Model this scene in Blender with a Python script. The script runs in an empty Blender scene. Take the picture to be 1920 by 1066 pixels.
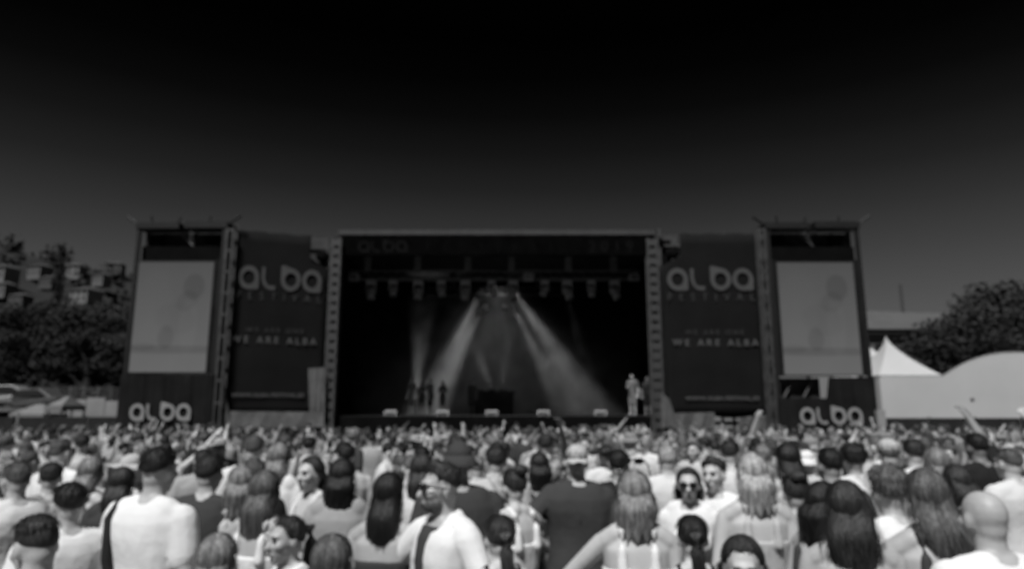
import bpy, bmesh, math, random
import numpy as np
from mathutils import Vector, Matrix, Euler, noise

random.seed(11); np.random.seed(11)
R = math.radians
S = bpy.context.scene
COL = S.collection

# ------------------------------------------------------------------ camera, sky, sun, exposure
PITCH = R(10.27)
CAMH = 2.1
F = 1280.0                                   # focal length in pixels of the 1920 wide photograph (24 mm)
cam = bpy.data.cameras.new('camera'); camo = bpy.data.objects.new('camera', cam); COL.objects.link(camo)
camo.location = (0, 0, CAMH); camo.rotation_euler = (math.pi/2 + PITCH, 0, 0)
cam.sensor_width = 36; cam.lens = 24; cam.clip_start = 0.05; cam.clip_end = 3000
cam.dof.use_dof = True; cam.dof.focus_distance = 0.42; cam.dof.aperture_fstop = 24/3.0   # focused much too near: everything is soft
cam.dof.aperture_blades = 0
S.camera = camo
S.view_settings.view_transform = 'Standard'; S.view_settings.look = 'None'
S.view_settings.exposure = 0.0; S.view_settings.gamma = 1.0; S.view_settings.use_curve_mapping = False
S.cycles.use_denoising = True
S.cycles.max_bounces = 6; S.cycles.volume_bounces = 0
S.cycles.sample_clamp_indirect = 4

SUN_EL, SUN_AZ = R(57), R(202)               # azimuth measured clockwise from +Y: behind the camera, to its left
world = bpy.data.worlds.new('World'); S.world = world; world.use_nodes = True
wn = world.node_tree.nodes; wl = world.node_tree.links
for n in list(wn): wn.remove(n)
wo = wn.new('ShaderNodeOutputWorld'); bg = wn.new('ShaderNodeBackground')
sky = wn.new('ShaderNodeTexSky'); sky.sky_type = 'NISHITA'; sky.sun_disc = False
sky.sun_elevation = SUN_EL; sky.sun_rotation = SUN_AZ
bw = wn.new('ShaderNodeRGBToBW'); wl.new(sky.outputs[0], bw.inputs[0])       # the photograph is black and white
geo = wn.new('ShaderNodeTexCoord'); sep = wn.new('ShaderNodeSeparateXYZ'); wl.new(geo.outputs['Generated'], sep.inputs[0])
asn = wn.new('ShaderNodeMath'); asn.operation = 'ARCSINE'; wl.new(sep.outputs[2], asn.inputs[0])
mr = wn.new('ShaderNodeMapRange'); mr.inputs['From Min'].default_value = 0; mr.inputs['From Max'].default_value = R(40); wl.new(asn.outputs[0], mr.inputs[0])
rp = wn.new('ShaderNodeValToRGB'); wl.new(mr.outputs[0], rp.inputs[0])       # dark towards the zenith at every azimuth
els = [(0, .122), (4, .108), (8, .079), (12, .049), (15, .030), (18, .0155), (21, .0075), (24, .0030), (27, .0010), (30, .0003), (40, .0003)]
cr = rp.color_ramp
while len(cr.elements) > 1: cr.elements.remove(cr.elements[-1])
cr.elements[0].position = 0; cr.elements[0].color = (els[0][1],)*3 + (1,)
for e, v in els[1:]:
    c = cr.elements.new(e/40); c.color = (v, v, v, 1)
nrm = wn.new('ShaderNodeMath'); nrm.operation = 'POWER'; nrm.inputs[1].default_value = .12; wl.new(bw.outputs[0], nrm.inputs[0])
mul = wn.new('ShaderNodeMath'); mul.operation = 'MULTIPLY'; wl.new(nrm.outputs[0], mul.inputs[0]); wl.new(rp.outputs[0], mul.inputs[1])
wl.new(mul.outputs[0], bg.inputs[0]); bg.inputs[1].default_value = .84
wl.new(bg.outputs[0], wo.inputs[0])

sun = bpy.data.lights.new('sun', 'SUN'); suno = bpy.data.objects.new('sun', sun); COL.objects.link(suno)
sun.energy = 4.8; sun.angle = R(10); sun.color = (1, 1, 1)
sd = Vector((math.sin(SUN_AZ)*math.cos(SUN_EL), math.cos(SUN_AZ)*math.cos(SUN_EL), math.sin(SUN_EL)))
suno.rotation_euler = sd.to_track_quat('Z', 'Y').to_euler(); suno.location = (-10, -20, 30)

# ------------------------------------------------------------------ helpers
CP, SP = math.cos(PITCH), math.sin(PITCH)
def at(u, v, Y):                             # where the sight line through photo pixel (u, v) stands at depth Y
    dx, dy = (u - 960)/F, (533 - v)/F
    d = Vector((dx, CP - dy*SP, SP + dy*CP)); t = Y/d.y
    return Vector((d.x*t, Y, CAMH + d.z*t))
def proj(p):
    y = p[1]*CP + (p[2]-CAMH)*SP; z = -p[1]*SP + (p[2]-CAMH)*CP
    return 960 + F*p[0]/y, 533 - F*z/y

MATS = {}
def mat(name, v, rough=.8, amp=.12, scale=8, bump=0.0, bscale=None, spec=.3, stretch=None, metal=0, emit=0):
    if name in MATS: return MATS[name]
    m = bpy.data.materials.new(name); m.use_nodes = True; MATS[name] = m
    n, l = m.node_tree.nodes, m.node_tree.links
    b = n['Principled BSDF']; b.inputs['Roughness'].default_value = rough; b.inputs['Metallic'].default_value = metal
    b.inputs['Specular IOR Level'].default_value = spec
    tc = n.new('ShaderNodeTexCoord'); mp = n.new('ShaderNodeMapping'); l.new(tc.outputs['Object'], mp.inputs[0])
    if stretch: mp.inputs['Scale'].default_value = stretch
    nz = n.new('ShaderNodeTexNoise'); nz.inputs['Scale'].default_value = scale; nz.inputs['Detail'].default_value = 4
    l.new(mp.outputs[0], nz.inputs[0])
    oi = n.new('ShaderNodeObjectInfo')
    r = n.new('ShaderNodeMapRange'); r.inputs['From Min'].default_value = .3; r.inputs['From Max'].default_value = .7
    r.inputs['To Min'].default_value = v*(1-amp); r.inputs['To Max'].default_value = v*(1+amp)
    l.new(nz.outputs[0], r.inputs[0]); l.new(r.outputs[0], b.inputs['Base Color'])
    if bump:
        bp = n.new('ShaderNodeBump'); bp.inputs['Strength'].default_value = bump; bp.inputs['Distance'].default_value = .02
        n2 = n.new('ShaderNodeTexNoise'); n2.inputs['Scale'].default_value = bscale or scale; n2.inputs['Detail'].default_value = 5
        l.new(mp.outputs[0], n2.inputs[0]); l.new(n2.outputs[0], bp.inputs['Height']); l.new(bp.outputs[0], b.inputs['Normal'])
    if emit:
        b.inputs['Emission Color'].default_value = (1, 1, 1, 1); b.inputs['Emission Strength'].default_value = emit
    return m

def mesh_from(name, V, Fc, material=None, smooth=False):
    me = bpy.data.meshes.new(name); me.from_pydata([tuple(v) for v in V], [], [tuple(f) for f in Fc]); me.update()
    if material: me.materials.append(material)
    if smooth: me.polygons.foreach_set('use_smooth', [True]*len(me.polygons))
    return me
def link(name, me, parent=None, loc=None, mw=None):
    o = bpy.data.objects.new(name, me); COL.objects.link(o)
    if parent: o.parent = parent
    if loc is not None: o.location = loc
    if mw is not None: o.matrix_local = mw
    return o
def tag(o, label, cat, group=None, kind=None):
    if label: o['label'] = label
    if cat: o['category'] = cat
    if group: o['group'] = group
    if kind: o['kind'] = kind
    return o
def thing(name, label, cat, loc=(0, 0, 0), rz=0, group=None):
    o = bpy.data.objects.new(name, None); COL.objects.link(o); o.location = loc; o.rotation_euler.z = rz; o.empty_display_size = .2
    return tag(o, label, cat, group)
def structure(name, me): return tag(link(name, me), None, None, kind='structure')

class MB:                                    # collects shapes for ONE mesh
    def __init__(s): s.V = []; s.F = []
    def add(s, V, Fc):
        o = len(s.V); s.V += [tuple(v) for v in V]; s.F += [tuple(i+o for i in f) for f in Fc]; return s
    def box(s, a, b, bev=0):
        (x0, y0, z0), (x1, y1, z1) = a, b
        V = [(x0,y0,z0),(x1,y0,z0),(x1,y1,z0),(x0,y1,z0),(x0,y0,z1),(x1,y0,z1),(x1,y1,z1),(x0,y1,z1)]
        return s.add(V, [(3,2,1,0),(4,5,6,7),(0,1,5,4),(1,2,6,5),(2,3,7,6),(3,0,4,7)])
    def tube(s, pts, rad, n=8, flat=None):
        V, Fc = tube(pts, rad, n); return s.add(V, Fc)
    def ball(s, c, r, n=10, m=7):
        V, Fc = ellipsoid(c, r, n, m); return s.add(V, Fc)
    def loft(s, rings): V, Fc = loft(rings); return s.add(V, Fc)
    def mesh(s, name, material=None, smooth=False): return mesh_from(name, s.V, s.F, material, smooth)
    def build(s, name, material, parent=None, smooth=False, loc=None): return link(name, s.mesh(name, material, smooth), parent, loc)

def loft(rings):
    n = len(rings[0]); V = []; Fc = []
    for r in rings: V += [tuple(p) for p in r]
    for i in range(len(rings)-1):
        for k in range(n):
            k2 = (k+1) % n; Fc.append((i*n+k, i*n+k2, (i+1)*n+k2, (i+1)*n+k))
    Fc.append(tuple(range(n-1, -1, -1))); Fc.append(tuple(range((len(rings)-1)*n, len(rings)*n)))
    return V, Fc
def tube(pts, rad, n=8):
    pts = [Vector(p) for p in pts]
    if not hasattr(rad, '__len__'): rad = [rad]*len(pts)
    rings = []; up = None
    for i, p in enumerate(pts):
        d = (pts[min(i+1, len(pts)-1)] - pts[max(i-1, 0)]).normalized()
        if up is None or abs(up.dot(d)) > .97:
            up = Vector((0, 0, 1)) if abs(d.z) < .9 else Vector((0, 1, 0))
        a = d.cross(up).normalized(); b = d.cross(a).normalized(); up = a.cross(d)*-1 if False else up
        rings.append([p + (a*math.cos(t) + b*math.sin(t))*rad[i] for t in [2*math.pi*k/n for k in range(n)]])
    return loft(rings)
def captube(pts, rad, n=10):                 # tube with round ends
    pts = [Vector(p) for p in pts]
    d0 = (pts[0]-pts[1]).normalized(); d1 = (pts[-1]-pts[-2]).normalized()
    P = [pts[0]+d0*rad[0]*.95, pts[0]+d0*rad[0]*.6] + pts + [pts[-1]+d1*rad[-1]*.6, pts[-1]+d1*rad[-1]*.95]
    Rr = [rad[0]*.3, rad[0]*.8] + list(rad) + [rad[-1]*.8, rad[-1]*.3]
    return tube(P, Rr, n)
def ellipsoid(c, r, n=12, m=8):
    if not hasattr(r, '__len__'): r = (r, r, r)
    rings = []
    for i in range(1, m):
        ph = math.pi*i/m
        rings.append([(c[0]+r[0]*math.sin(ph)*math.cos(2*math.pi*k/n), c[1]+r[1]*math.sin(ph)*math.sin(2*math.pi*k/n), c[2]-r[2]*math.cos(ph)) for k in range(n)])
    return loft(rings)
def ering(z, rx, ry, cx=0, cy=0, n=20, p=2.3):
    out = []
    for k in range(n):
        t = 2*math.pi*k/n; c, s_ = math.cos(t), math.sin(t)
        out.append((cx + rx*math.copysign(abs(c)**(2/p), c), cy + ry*math.copysign(abs(s_)**(2/p), s_), z))
    return out

TMP = bpy.data.objects.new('tmp', bpy.data.meshes.new('tmp')); COL.objects.link(TMP)
def remesh(V, Fc, voxel, smooth_it=2, dec=None, disp=None):
    me = mesh_from('tmp', V, Fc); old = TMP.data; TMP.data = me; bpy.data.meshes.remove(old)
    TMP.modifiers.clear()
    m = TMP.modifiers.new('r', 'REMESH'); m.mode = 'VOXEL'; m.voxel_size = voxel; m.use_smooth_shade = True
    if smooth_it:
        m = TMP.modifiers.new('s', 'SMOOTH'); m.iterations = smooth_it; m.factor = .5
    if dec:
        m = TMP.modifiers.new('d', 'DECIMATE'); m.ratio = dec
    dg = bpy.context.evaluated_depsgraph_get(); dg.update()
    out = bpy.data.meshes.new_from_object(TMP.evaluated_get(dg))
    if disp:
        n = len(out.vertices); co = np.empty(n*3, 'f'); no = np.empty(n*3, 'f')
        out.vertices.foreach_get('co', co); out.vertices.foreach_get('normal', no)
        co = co.reshape(-1, 3); no = no.reshape(-1, 3)
        amp, sc = disp
        dd = np.array([noise.noise(Vector((c[0]*sc, c[1]*sc, c[2]*sc*.55)))  for c in co])
        co = co + no*(dd*amp)[:, None]; out.vertices.foreach_set('co', co.ravel().astype('f')); out.update()
    out.polygons.foreach_set('use_smooth', [True]*len(out.polygons))
    return out
def append_geo(me, parts):                   # parts: (V, F, material index), added to an existing mesh
    bm = bmesh.new(); bm.from_mesh(me)
    for V, Fc, mi in parts:
        vs = [bm.verts.new(v) for v in V]
        for f in Fc:
            fc = bm.faces.new([vs[i] for i in f]); fc.material_index = mi; fc.smooth = True
    bm.to_mesh(me); bm.free()

# ------------------------------------------------------------------ ground
def gz(y): return -0.012*max(0.0, min(y, 40) - 4)
m_ground = mat('trampled_ground', .11, .95, .4, .6, .5, 12)
ys = [-60, 0, 4, 10, 20, 30, 40, 60, 120, 400]; xs = [-400, -80, -30, 0, 30, 80, 400]
V = [(x, y, gz(y)) for y in ys for x in xs]; n = len(xs)
structure('ground', mesh_from('ground', V, [(j*n+i, j*n+i+1, (j+1)*n+i+1, (j+1)*n+i) for j in range(len(ys)-1) for i in range(n-1)], m_ground))
GS = gz(40)

# ------------------------------------------------------------------ lettering
def ring_letter(kind, n=40, inner=.58):
    out, inn = [], []
    for k in range(n):
        t = 2*math.pi*(k+.5)/n; c, s_ = math.cos(t), math.sin(t); r = 1.0
        x, y = c, s_
        if kind == 'a' and c > 0 and s_ < 0:  # square lower right corner
            q = 1/max(abs(c), abs(s_)); q = 1 + (q-1)*.95; x, y = c*q, s_*q
        if kind == 'b' and c < 0 and s_ > 0:  # pointed upper left corner
            q = 1/max(abs(c), abs(s_)); x, y = c*q, s_*q*(1 + .26*max(0, min(1, -c*1.3)))
        out.append((x, y)); inn.append((c*inner, s_*inner))
    return [(out[k], out[(k+1) % n], inn[(k+1) % n], inn[k]) for k in range(n)]
def l_letter():
    q = []; w = .18
    path = [(-.75, .95), (-.75, .2)] + [(-.75+.75*(1-math.cos(t)), .2-.98*math.sin(t)) for t in [i*math.pi/2/8 for i in range(1, 9)]] + [(.55, -.78)]
    for a, b in zip(path[:-1], path[1:]):
        d = Vector((b[0]-a[0], b[1]-a[1])).normalized(); nx, ny = -d.y*w, d.x*w
        q.append(((a[0]-nx, a[1]-ny), (b[0]-nx, b[1]-ny), (b[0]+nx, b[1]+ny), (a[0]+nx, a[1]+ny)))
    return q
def alba_quads():                            # 8.4 wide, centred, y -1..1
    Q = []
    for quads, cx, sx in ((ring_letter('a'), -3.2, 1.02), (l_letter(), -1.05, .95), (ring_letter('b'), 1.02, 1.02), (ring_letter('a'), 3.2, 1.02)):
        Q += [tuple((p[0]*sx+cx, p[1]) for p in q) for q in quads]
    return Q
def logo_mesh(name, x0, x1, zc, hh, y, material, tilt=None, th=.012):
    mb = MB(); sx = (x1-x0)/8.45; cx = (x0+x1)/2
    for q in alba_quads():
        fr = [(cx+p[0]*sx, y-th, zc+p[1]*hh) for p in q]; bk = [(p[0], y, p[2]) for p in fr]
        mb.add(fr+bk, [(0,1,2,3),(0,4,5,1),(1,5,6,2),(2,6,7,3),(3,7,4,0)])
    me = mb.mesh(name, material)
    bm = bmesh.new(); bm.from_mesh(me); bmesh.ops.remove_doubles(bm, verts=bm.verts, dist=.0005); bmesh.ops.recalc_face_normals(bm, faces=bm.faces); bm.to_mesh(me); bm.free()
    return me
def text_mesh(name, txt, x0, x1, zc, h, y, material, spacing=1.0, th=.012, bold=0):
    c = bpy.data.curves.new('t', 'FONT'); c.body = txt; c.space_character = spacing; c.extrude = .02; c.offset = bold; c.resolution_u = 3
    o = bpy.data.objects.new('t', c); COL.objects.link(o)
    dg = bpy.context.evaluated_depsgraph_get(); dg.update()
    me = bpy.data.meshes.new_from_object(o.evaluated_get(dg)); bpy.data.objects.remove(o); bpy.data.curves.remove(c)
    co = np.array([v.co[:] for v in me.vertices]); lo, hi = co.min(0), co.max(0)
    u = (co-lo)/(hi-lo)
    new = np.stack([x0+u[:, 0]*(x1-x0), y-u[:, 2]*th, zc-h/2+u[:, 1]*h], 1)
    me.vertices.foreach_set('co', new.ravel().astype('f')); me.update(); me.name = name
    me.materials.clear(); me.materials.append(material); return me

def letters(me, parent):                     # every letter an object of its own
    n = len(me.vertices); root = list(range(n))
    def find(i):
        while root[i] != i: root[i] = root[root[i]]; i = root[i]
        return i
    for e in me.edges: root[find(e.vertices[0])] = find(e.vertices[1])
    groups = {}
    for p in me.polygons: groups.setdefault(find(p.vertices[0]), []).append(p)
    for g in sorted(groups.values(), key=lambda g: min(me.vertices[i].co.x for q in g for i in q.vertices)):
        ids = sorted({i for q in g for i in q.vertices}); ix = {i: k for k, i in enumerate(ids)}
        link('letter', mesh_from('letter', [me.vertices[i].co for i in ids], [[ix[i] for i in q.vertices] for q in g], me.materials[0]), parent)
    bpy.data.meshes.remove(me)

# ------------------------------------------------------------------ main stage
m_black = mat('black_cloth', .004, .95, .3, 1.5, .3, 3, spec=.05)
m_blackmetal = mat('black_metal', .008, .6, .3, 6)
m_alu = mat('dull_truss_metal', .04, .55, .5, 3, spec=.4)
m_dimalu = mat('dark_truss_metal', .1, .55, .25, 4, spec=.3)
m_deck = mat('stage_deck_black', .02, .5, .3, 2)
m_print_dim = mat('faint_print', .0085, .9, .1, 3, spec=0)
YF = 30.0
def X(u, v=600, Y=YF): return at(u, v, Y).x
def Z(v, Y=YF): return at(960, v, Y).z
xl, xr = X(638), X(1218)
zt, zf, zd = Z(441), Z(479), Z(779)
YB = 40.0
stage = thing('concert_stage', 'large black open-air stage with lit smoke inside, between the two festival banners', 'stage', ((xl+xr)/2, YF, GS))
def sp(mb, name, m, **k):                    # stage part built in world coordinates
    o = mb.build(name, m, stage, **k); o.location = -Vector(stage.location); return o
sp(MB().box((xl-.9, YF+.1, zd-.25), (xr+.9, YB, zd)), 'deck', m_deck)
sp(MB().box((xl-.9, YF+.02, GS), (xr+.9, YF+.1, zd-.02)), 'deck_skirt', m_black)
sp(MB().box((xl-1.2, YF+.5, zd), (xl-.75, YB, zt-.1)), 'side_wall', m_black)
sp(MB().box((xr+.75, YF+.5, zd), (xr+1.2, YB, zt-.1)), 'side_wall', m_black)
sp(MB().box((xl-1.2, YB, GS), (xr+1.2, YB+.15, zt)), 'back_wall', m_black)
# gently arched roof skin over the stage
rb = MB(); rings = []
for i in range(13):
    t = i/12; x = xl-.8 + (xr-xl+1.6)*t; zz = zt - .02 + .35*math.sin(math.pi*t)
    rings.append([(x, YF+.12, zt-.12), (x, YF+.12, zz), (x, YB+.4, zz), (x, YB+.4, zt-.12)])
rb.loft(rings); sp(rb, 'roof', mat('roof_sheet_black', .02, .8, .2, 2))
sp(MB().box((X(636, 440), YF-.12, zt), (X(1226, 440), YF+.1, Z(432))), 'roof_edge', mat('roof_edge_grey', .042, .7, .2, 2))
fx0, fx1 = X(640, 460), X(1226, 460)
fas = sp(MB().box((fx0, YF-.1, zf), (fx1, YF+.08, zt-.005)), 'fascia', mat('fascia_black', .003, .95, .3, 2, spec=0))
for me in (logo_mesh('lettering', X(672, 462), X(765, 462), Z(463), .27, YF-.1, m_print_dim),
           text_mesh('lettering', 'FESTIVAL', X(800, 462), X(1040, 462), Z(465), .38, YF-.1, mat('fainter_print', .0055, .9, .1, 3, spec=0), 3.2),
           text_mesh('lettering', '2019', X(1103, 462), X(1186, 462), Z(463), .5, YF-.1, m_print_dim, 1.5)):
    letters(me, fas)
# side ladder trusses in front of the stage mouth
chord_me = None
def ladder(parent, x0, x1, y, z0, z1, step, name='column', m=m_alu, tw=.1, rung=.29, origin=None):
    col = link(name, None, parent, loc=Vector((0, 0, 0)) if origin is None else origin)
    L = z1-z0
    ch = MB().box((-tw/2, -tw/2, 0), (tw/2, tw/2, L)).box((-tw/2, .3, 0), (tw/2, .3+tw, L)).mesh('chord', m)
    for x in (x0+tw/2, x1-tw/2): link('chord', ch, col, loc=(x, y, z0))
    w = x1-x0-2*tw-.004
    rg = MB().box((0, -.04, 0), (w, .04, rung)).mesh('rung', m); k = 0
    while z0 + k*step + rung < z1:
        link('rung', rg, col, loc=(x0+tw+.002, y, z0+k*step)); k += 1
    br = MB()
    k = 0
    while z0 + (k+1)*step*2 < z1:
        br.tube([(x0+tw, y+.34, z0+k*step*2), (x1-tw, y+.34, z0+(k+1)*step*2)], .02, 6); k += 1
    link('brace', br.mesh('brace', m), col)
    return col
oz = -Vector(stage.location)
ladder(stage, X(617), X(638), YF-.35, GS, Z(450), .42, origin=oz)
ladder(stage, X(1214), X(1236), YF-.35, GS, Z(450), .42, origin=oz)

# lighting trusses
def truss(label, x0, x1, y, z, hang, ztop, h=.42, m=m_dimalu, group='lighting trusses over the stage'):
    t = thing('lighting_truss', label, 'truss', ((x0+x1)/2, y, z), group=group)
    L = x1-x0
    for (dy, dz) in ((-h/2, 0), (h/2, 0), (0, h)):
        MB().tube([(-L/2, dy, dz), (L/2, dy, dz)], .04, 8).build('chord', m, t)
    n = int(L/.5); zz = MB()
    for i in range(n):
        a, b = -L/2+L*i/n, -L/2+L*(i+1)/n; c = (a+b)/2
        zz.tube([(a, -h/2, 0), (c, 0, h), (b, -h/2, 0)], .018, 5).tube([(a, h/2, 0), (c, 0, h), (b, h/2, 0)], .018, 5)
    tag(zz.build('lacing', m, t), None, None, kind='stuff')
    for hx in hang:
        MB().box((hx-(x0+x1)/2-.16, -.06, h+.03), (hx-(x0+x1)/2+.16, .06, ztop-z)).build('hanger', m, t)
    return t
YT = 32.2
truss('front lighting truss with six hangers and a long row of hanging spotlights', X(655, 515, YT), X(1200, 515, YT), YT, Z(524, YT),
      [X(u, 495, YT) for u in (690, 783, 877, 959, 1065, 1150)], Z(470, YT))
YR = 37.6
truss('rear lighting truss deep in the smoke with the lit beam lamps under it', X(800, 552, YR), X(1060, 552, YR), YR, Z(553, YR),
      [X(u, 495, YR) for u in (850, 1010)], zt-.1, m=m_blackmetal)

m_fix = mat('lamp_housing', .28, .45, .2, 5, spec=.5); m_lens = mat('lamp_lens', .1, .1, .1, 5, spec=.8)
m_rear = mat('rear_lamp_black', .012, .8, spec=.1)
m_lit = mat('lit_lamp_lens', .15, .2, .02, 5, emit=.03)
def fixture(loc, aim, label, group, lit=False, scale=1.0, floor=False, m_fix=m_fix, m_lens=m_lens):
    f = thing('spotlight', label, 'spotlight', loc, group=group); s = scale; sg = 1 if floor else -1
    MB().box((-.17*s, -.14*s, 0), (.17*s, .14*s, sg*.12*s)).build('base', m_fix, f)
    MB().box((-.19*s, -.04*s, sg*.12*s), (-.155*s, .04*s, sg*.5*s)).box((.155*s, -.04*s, sg*.12*s), (.19*s, .04*s, sg*.5*s)).box((-.155*s, -.04*s, sg*.122*s), (.155*s, .04*s, sg*.16*s)).build('yoke', m_fix, f)
    d = Vector(aim).normalized(); c = Vector((0, 0, sg*.45*s))
    h = MB().tube([c-d*.2*s, c-d*.16*s, c+d*.1*s, c+d*.26*s, c+d*.28*s], [.07*s, .12*s, .14*s, .155*s, .15*s], 14).build('head', m_fix, f, smooth=True)
    MB().tube([c+d*.281*s, c+d*.29*s], [.125*s, .12*s], 14).build('lens', m_lit if lit else m_lens, h)
    return f, Vector(loc) + c + d*.32*s
NTH = ['leftmost', 'second', 'third', 'fourth', 'fifth', 'sixth', 'seventh', 'eighth', 'ninth', 'tenth', 'eleventh', 'twelfth']
fx = [(697, 0, 0), (738, .1, .2), (785, 0, .1), (828, .2, .1), (873, -.1, .1), (922, .6, .1), (962, .1, .1), (1021, -.5, .1), (1063, .35, .1), (1108, 0, .1), (1151, .4, .1)]
for i, (u, ax, ay) in enumerate(fx):
    lab = '%s spotlight from the left hanging under the front lighting truss' % NTH[i] if i else 'leftmost spotlight hanging under the front lighting truss'
    fixture((X(u, 530, YT), YT-.12, Z(527, YT)), (ax, -.25-ay, -1), lab, 'spotlights along the front truss', scale=1.25 if i % 2 == 0 else 1.05)
for i, u in enumerate((667, 990, 1186)):
    b = thing('flood_lamp', ['flood lamp at the far left end of the front lighting truss', 'flood lamp in the middle of the front truss', 'flood lamp at the right end of the front lighting truss'][i], 'flood lamp', (X(u, 520, YT), YT-.35, Z(522, YT)), group='flood lamps on the front truss')
    MB().box((-.22, -.12, -.16), (.22, .1, .16)).build('housing', m_fix, b); MB().box((-.18, -.135, -.12), (.18, -.121, .12)).build('lens', m_lens, b)

# beams: real spot lamps in real smoke
SMY0, SMY1 = 35.6, YB-.05
sm = MB().box((xl-.7, SMY0, zd+.02), (xr+.7, SMY1, Z(530, 35.6))).build('smoke', None)
tag(sm, 'thin stage smoke lit by crossing light beams', None, kind='stuff')
ms = bpy.data.materials.new('smoke'); ms.use_nodes = True; nt = ms.node_tree
for n_ in list(nt.nodes): nt.nodes.remove(n_)
po = nt.nodes.new('ShaderNodeOutputMaterial'); pv = nt.nodes.new('ShaderNodeVolumePrincipled')
pv.inputs['Color'].default_value = (.9, .9, .9, 1);  pv.inputs['Anisotropy'].default_value = .1
tcs = nt.nodes.new('ShaderNodeTexCoord'); sxz = nt.nodes.new('ShaderNodeSeparateXYZ'); nt.links.new(tcs.outputs['Generated'], sxz.inputs[0])
rz_ = nt.nodes.new('ShaderNodeMapRange'); rz_.inputs['From Min'].default_value = 0; rz_.inputs['From Max'].default_value = 1; rz_.inputs['To Min'].default_value = .17; rz_.inputs['To Max'].default_value = .0
nt.links.new(sxz.outputs[2], rz_.inputs[0])
nzs = nt.nodes.new('ShaderNodeTexNoise'); nzs.inputs['Scale'].default_value = .9; nzs.inputs['Detail'].default_value = 3; nt.links.new(tcs.outputs['Object'], nzs.inputs[0])
rn_ = nt.nodes.new('ShaderNodeMapRange'); rn_.inputs['From Min'].default_value = .35; rn_.inputs['From Max'].default_value = .65; rn_.inputs['To Min'].default_value = .45; rn_.inputs['To Max'].default_value = 1.5
nt.links.new(nzs.outputs[0], rn_.inputs[0]); mm = nt.nodes.new('ShaderNodeMath'); mm.operation = 'MULTIPLY'; nt.links.new(rz_.outputs[0], mm.inputs[0]); nt.links.new(rn_.outputs[0], mm.inputs[1])
nt.links.new(mm.outputs[0], pv.inputs['Density']); nt.links.new(pv.outputs[0], po.inputs['Volume']); sm.data.materials.append(ms)
BEAM = 3.2
def beam(label, u0, v0, y0, u1, v1, y1, deg, watts, floor=False):
    p0, p1 = at(u0, v0, y0), at(u1, v1, y1); d = (p1-p0).normalized()
    base = p0 - d*.3 + Vector((0, 0, -.45 if floor else .45))
    f, tip = fixture(base, d, label, 'lit beam lamps around the back of the stage', lit=True, scale=.8, floor=floor, m_fix=m_rear)
    l = bpy.data.lights.new('beam', 'SPOT'); l.energy = watts*BEAM; l.spot_size = R(deg); l.spot_blend = 1.0; l.shadow_soft_size = .16
    lo = bpy.data.objects.new('beam', l); COL.objects.link(lo); lo.location = tip; lo.rotation_euler = d.to_track_quat('-Z', 'Y').to_euler()
    lo.parent = f; lo.location = tip - f.location
beam('upper left lit lamp sending a wide beam down left through the smoke', 897, 555, 37.4, 828, 715, 36.6, 22, 1300)
beam('lower left lit lamp with a shorter beam beside the wide one', 900, 588, 38.2, 842, 712, 37.2, 18, 450)
beam('upper right lit lamp sending a long beam down right through the smoke', 961, 545, 37.4, 1092, 742, 36.6, 20, 1700)
beam('lower right lit lamp with a softer beam under the long one', 966, 585, 38.2, 1062, 770, 37.2, 19, 550)
beam('floor lamp at the left shining a thick column of light upwards', 779, 748, 38.6, 793, 590, 38.6, 22, 420, True)
beam('floor lamp behind the booth shining up to the left', 921, 722, 38.6, 888, 640, 38.4, 26, 110, True)
beam('floor lamp behind the booth shining up to the right', 938, 722, 38.6, 951, 655, 38.4, 22, 80, True)
beam('lit lamp at the right of the rear truss with a very faint beam', 1062, 552, 37.4, 1115, 760, 36.8, 16, 60)
beam('added wide wash lamp before the rear truss, brightening the smoke', 930, 519, 36.8, 935, 760, 38.2, 120, 110)  # added fill lamp, only there to lift the smoke between the beams
for i, u in enumerate((911, 947)):
    fixture((X(u, 575, YR), YR+.05, Z(562, YR)), (0, -.5, -1), ['unlit small lamp left of middle under the rear truss', 'unlit small lamp right of middle under the rear truss'][i], 'unlit lamps under the rear truss', scale=.8, m_fix=m_rear, m_lens=m_rear)

# booth, boxes along the stage edge
booth = thing('dj_booth', 'low black booth with decks standing at the middle back of the stage', 'booth', (X(922, 750, 36.5), 36.5, zd))
w = 2.0/2*1.15
MB().box((-w, -.4, 0), (w, .45, 1.12)).build('front_panel', m_blackmetal, booth)
MB().box((-w-.1, -.5, 1.122), (w+.1, .5, 1.2)).build('table_top', m_blackmetal, booth)
for sx in (-.6, .6): MB().box((sx-.2, -.25, 1.202), (sx+.2, .2, 1.28)).tube([(sx, 0, 1.28), (sx, 0, 1.3)], .15, 14).build('deck', mat('deck_grey', .06), booth)
MB().box((-.18, -.25, 1.202), (.18, .2, 1.29)).build('mixer', mat('deck_grey', .06), booth)
m_whitebox = mat('pale_box_paint', .3, .6, .15, 4)
for i, u in enumerate((732, 830, 922, 1019, 1126)):
    p = at(u, 772, YF+.5)
    b = thing('floor_wedge', ('leftmost', 'second', 'middle', 'fourth', 'rightmost')[i] + ' low pale speaker wedge from the left along the stage edge' if i in (1, 3) else ('leftmost', '', 'middle', '', 'rightmost')[i] + ' low pale speaker wedge along the front edge of the stage', 'stage speaker', (p.x, YF+.55, zd), group='speaker wedges along the stage edge')
    b.scale = (.78, .78, .78)
    V = [(-.34, -.2, 0), (.34, -.2, 0), (.34, .22, 0), (-.34, .22, 0), (-.34, -.12, .24), (.34, -.12, .24), (.34, .12, .3), (-.34, .12, .3)]
    MB().add(V, [(3,2,1,0),(4,5,6,7),(0,1,5,4),(1,2,6,5),(2,3,7,6),(3,0,4,7)]).build('cabinet', m_whitebox, b)
    g = MB()
    for k in range(5): g.box((-.3, -.2-.012+.016*k, .03+.042*k), (.3, -.185+.016*k, .05+.042*k))
    g.build('grille', m_alu, b)

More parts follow.
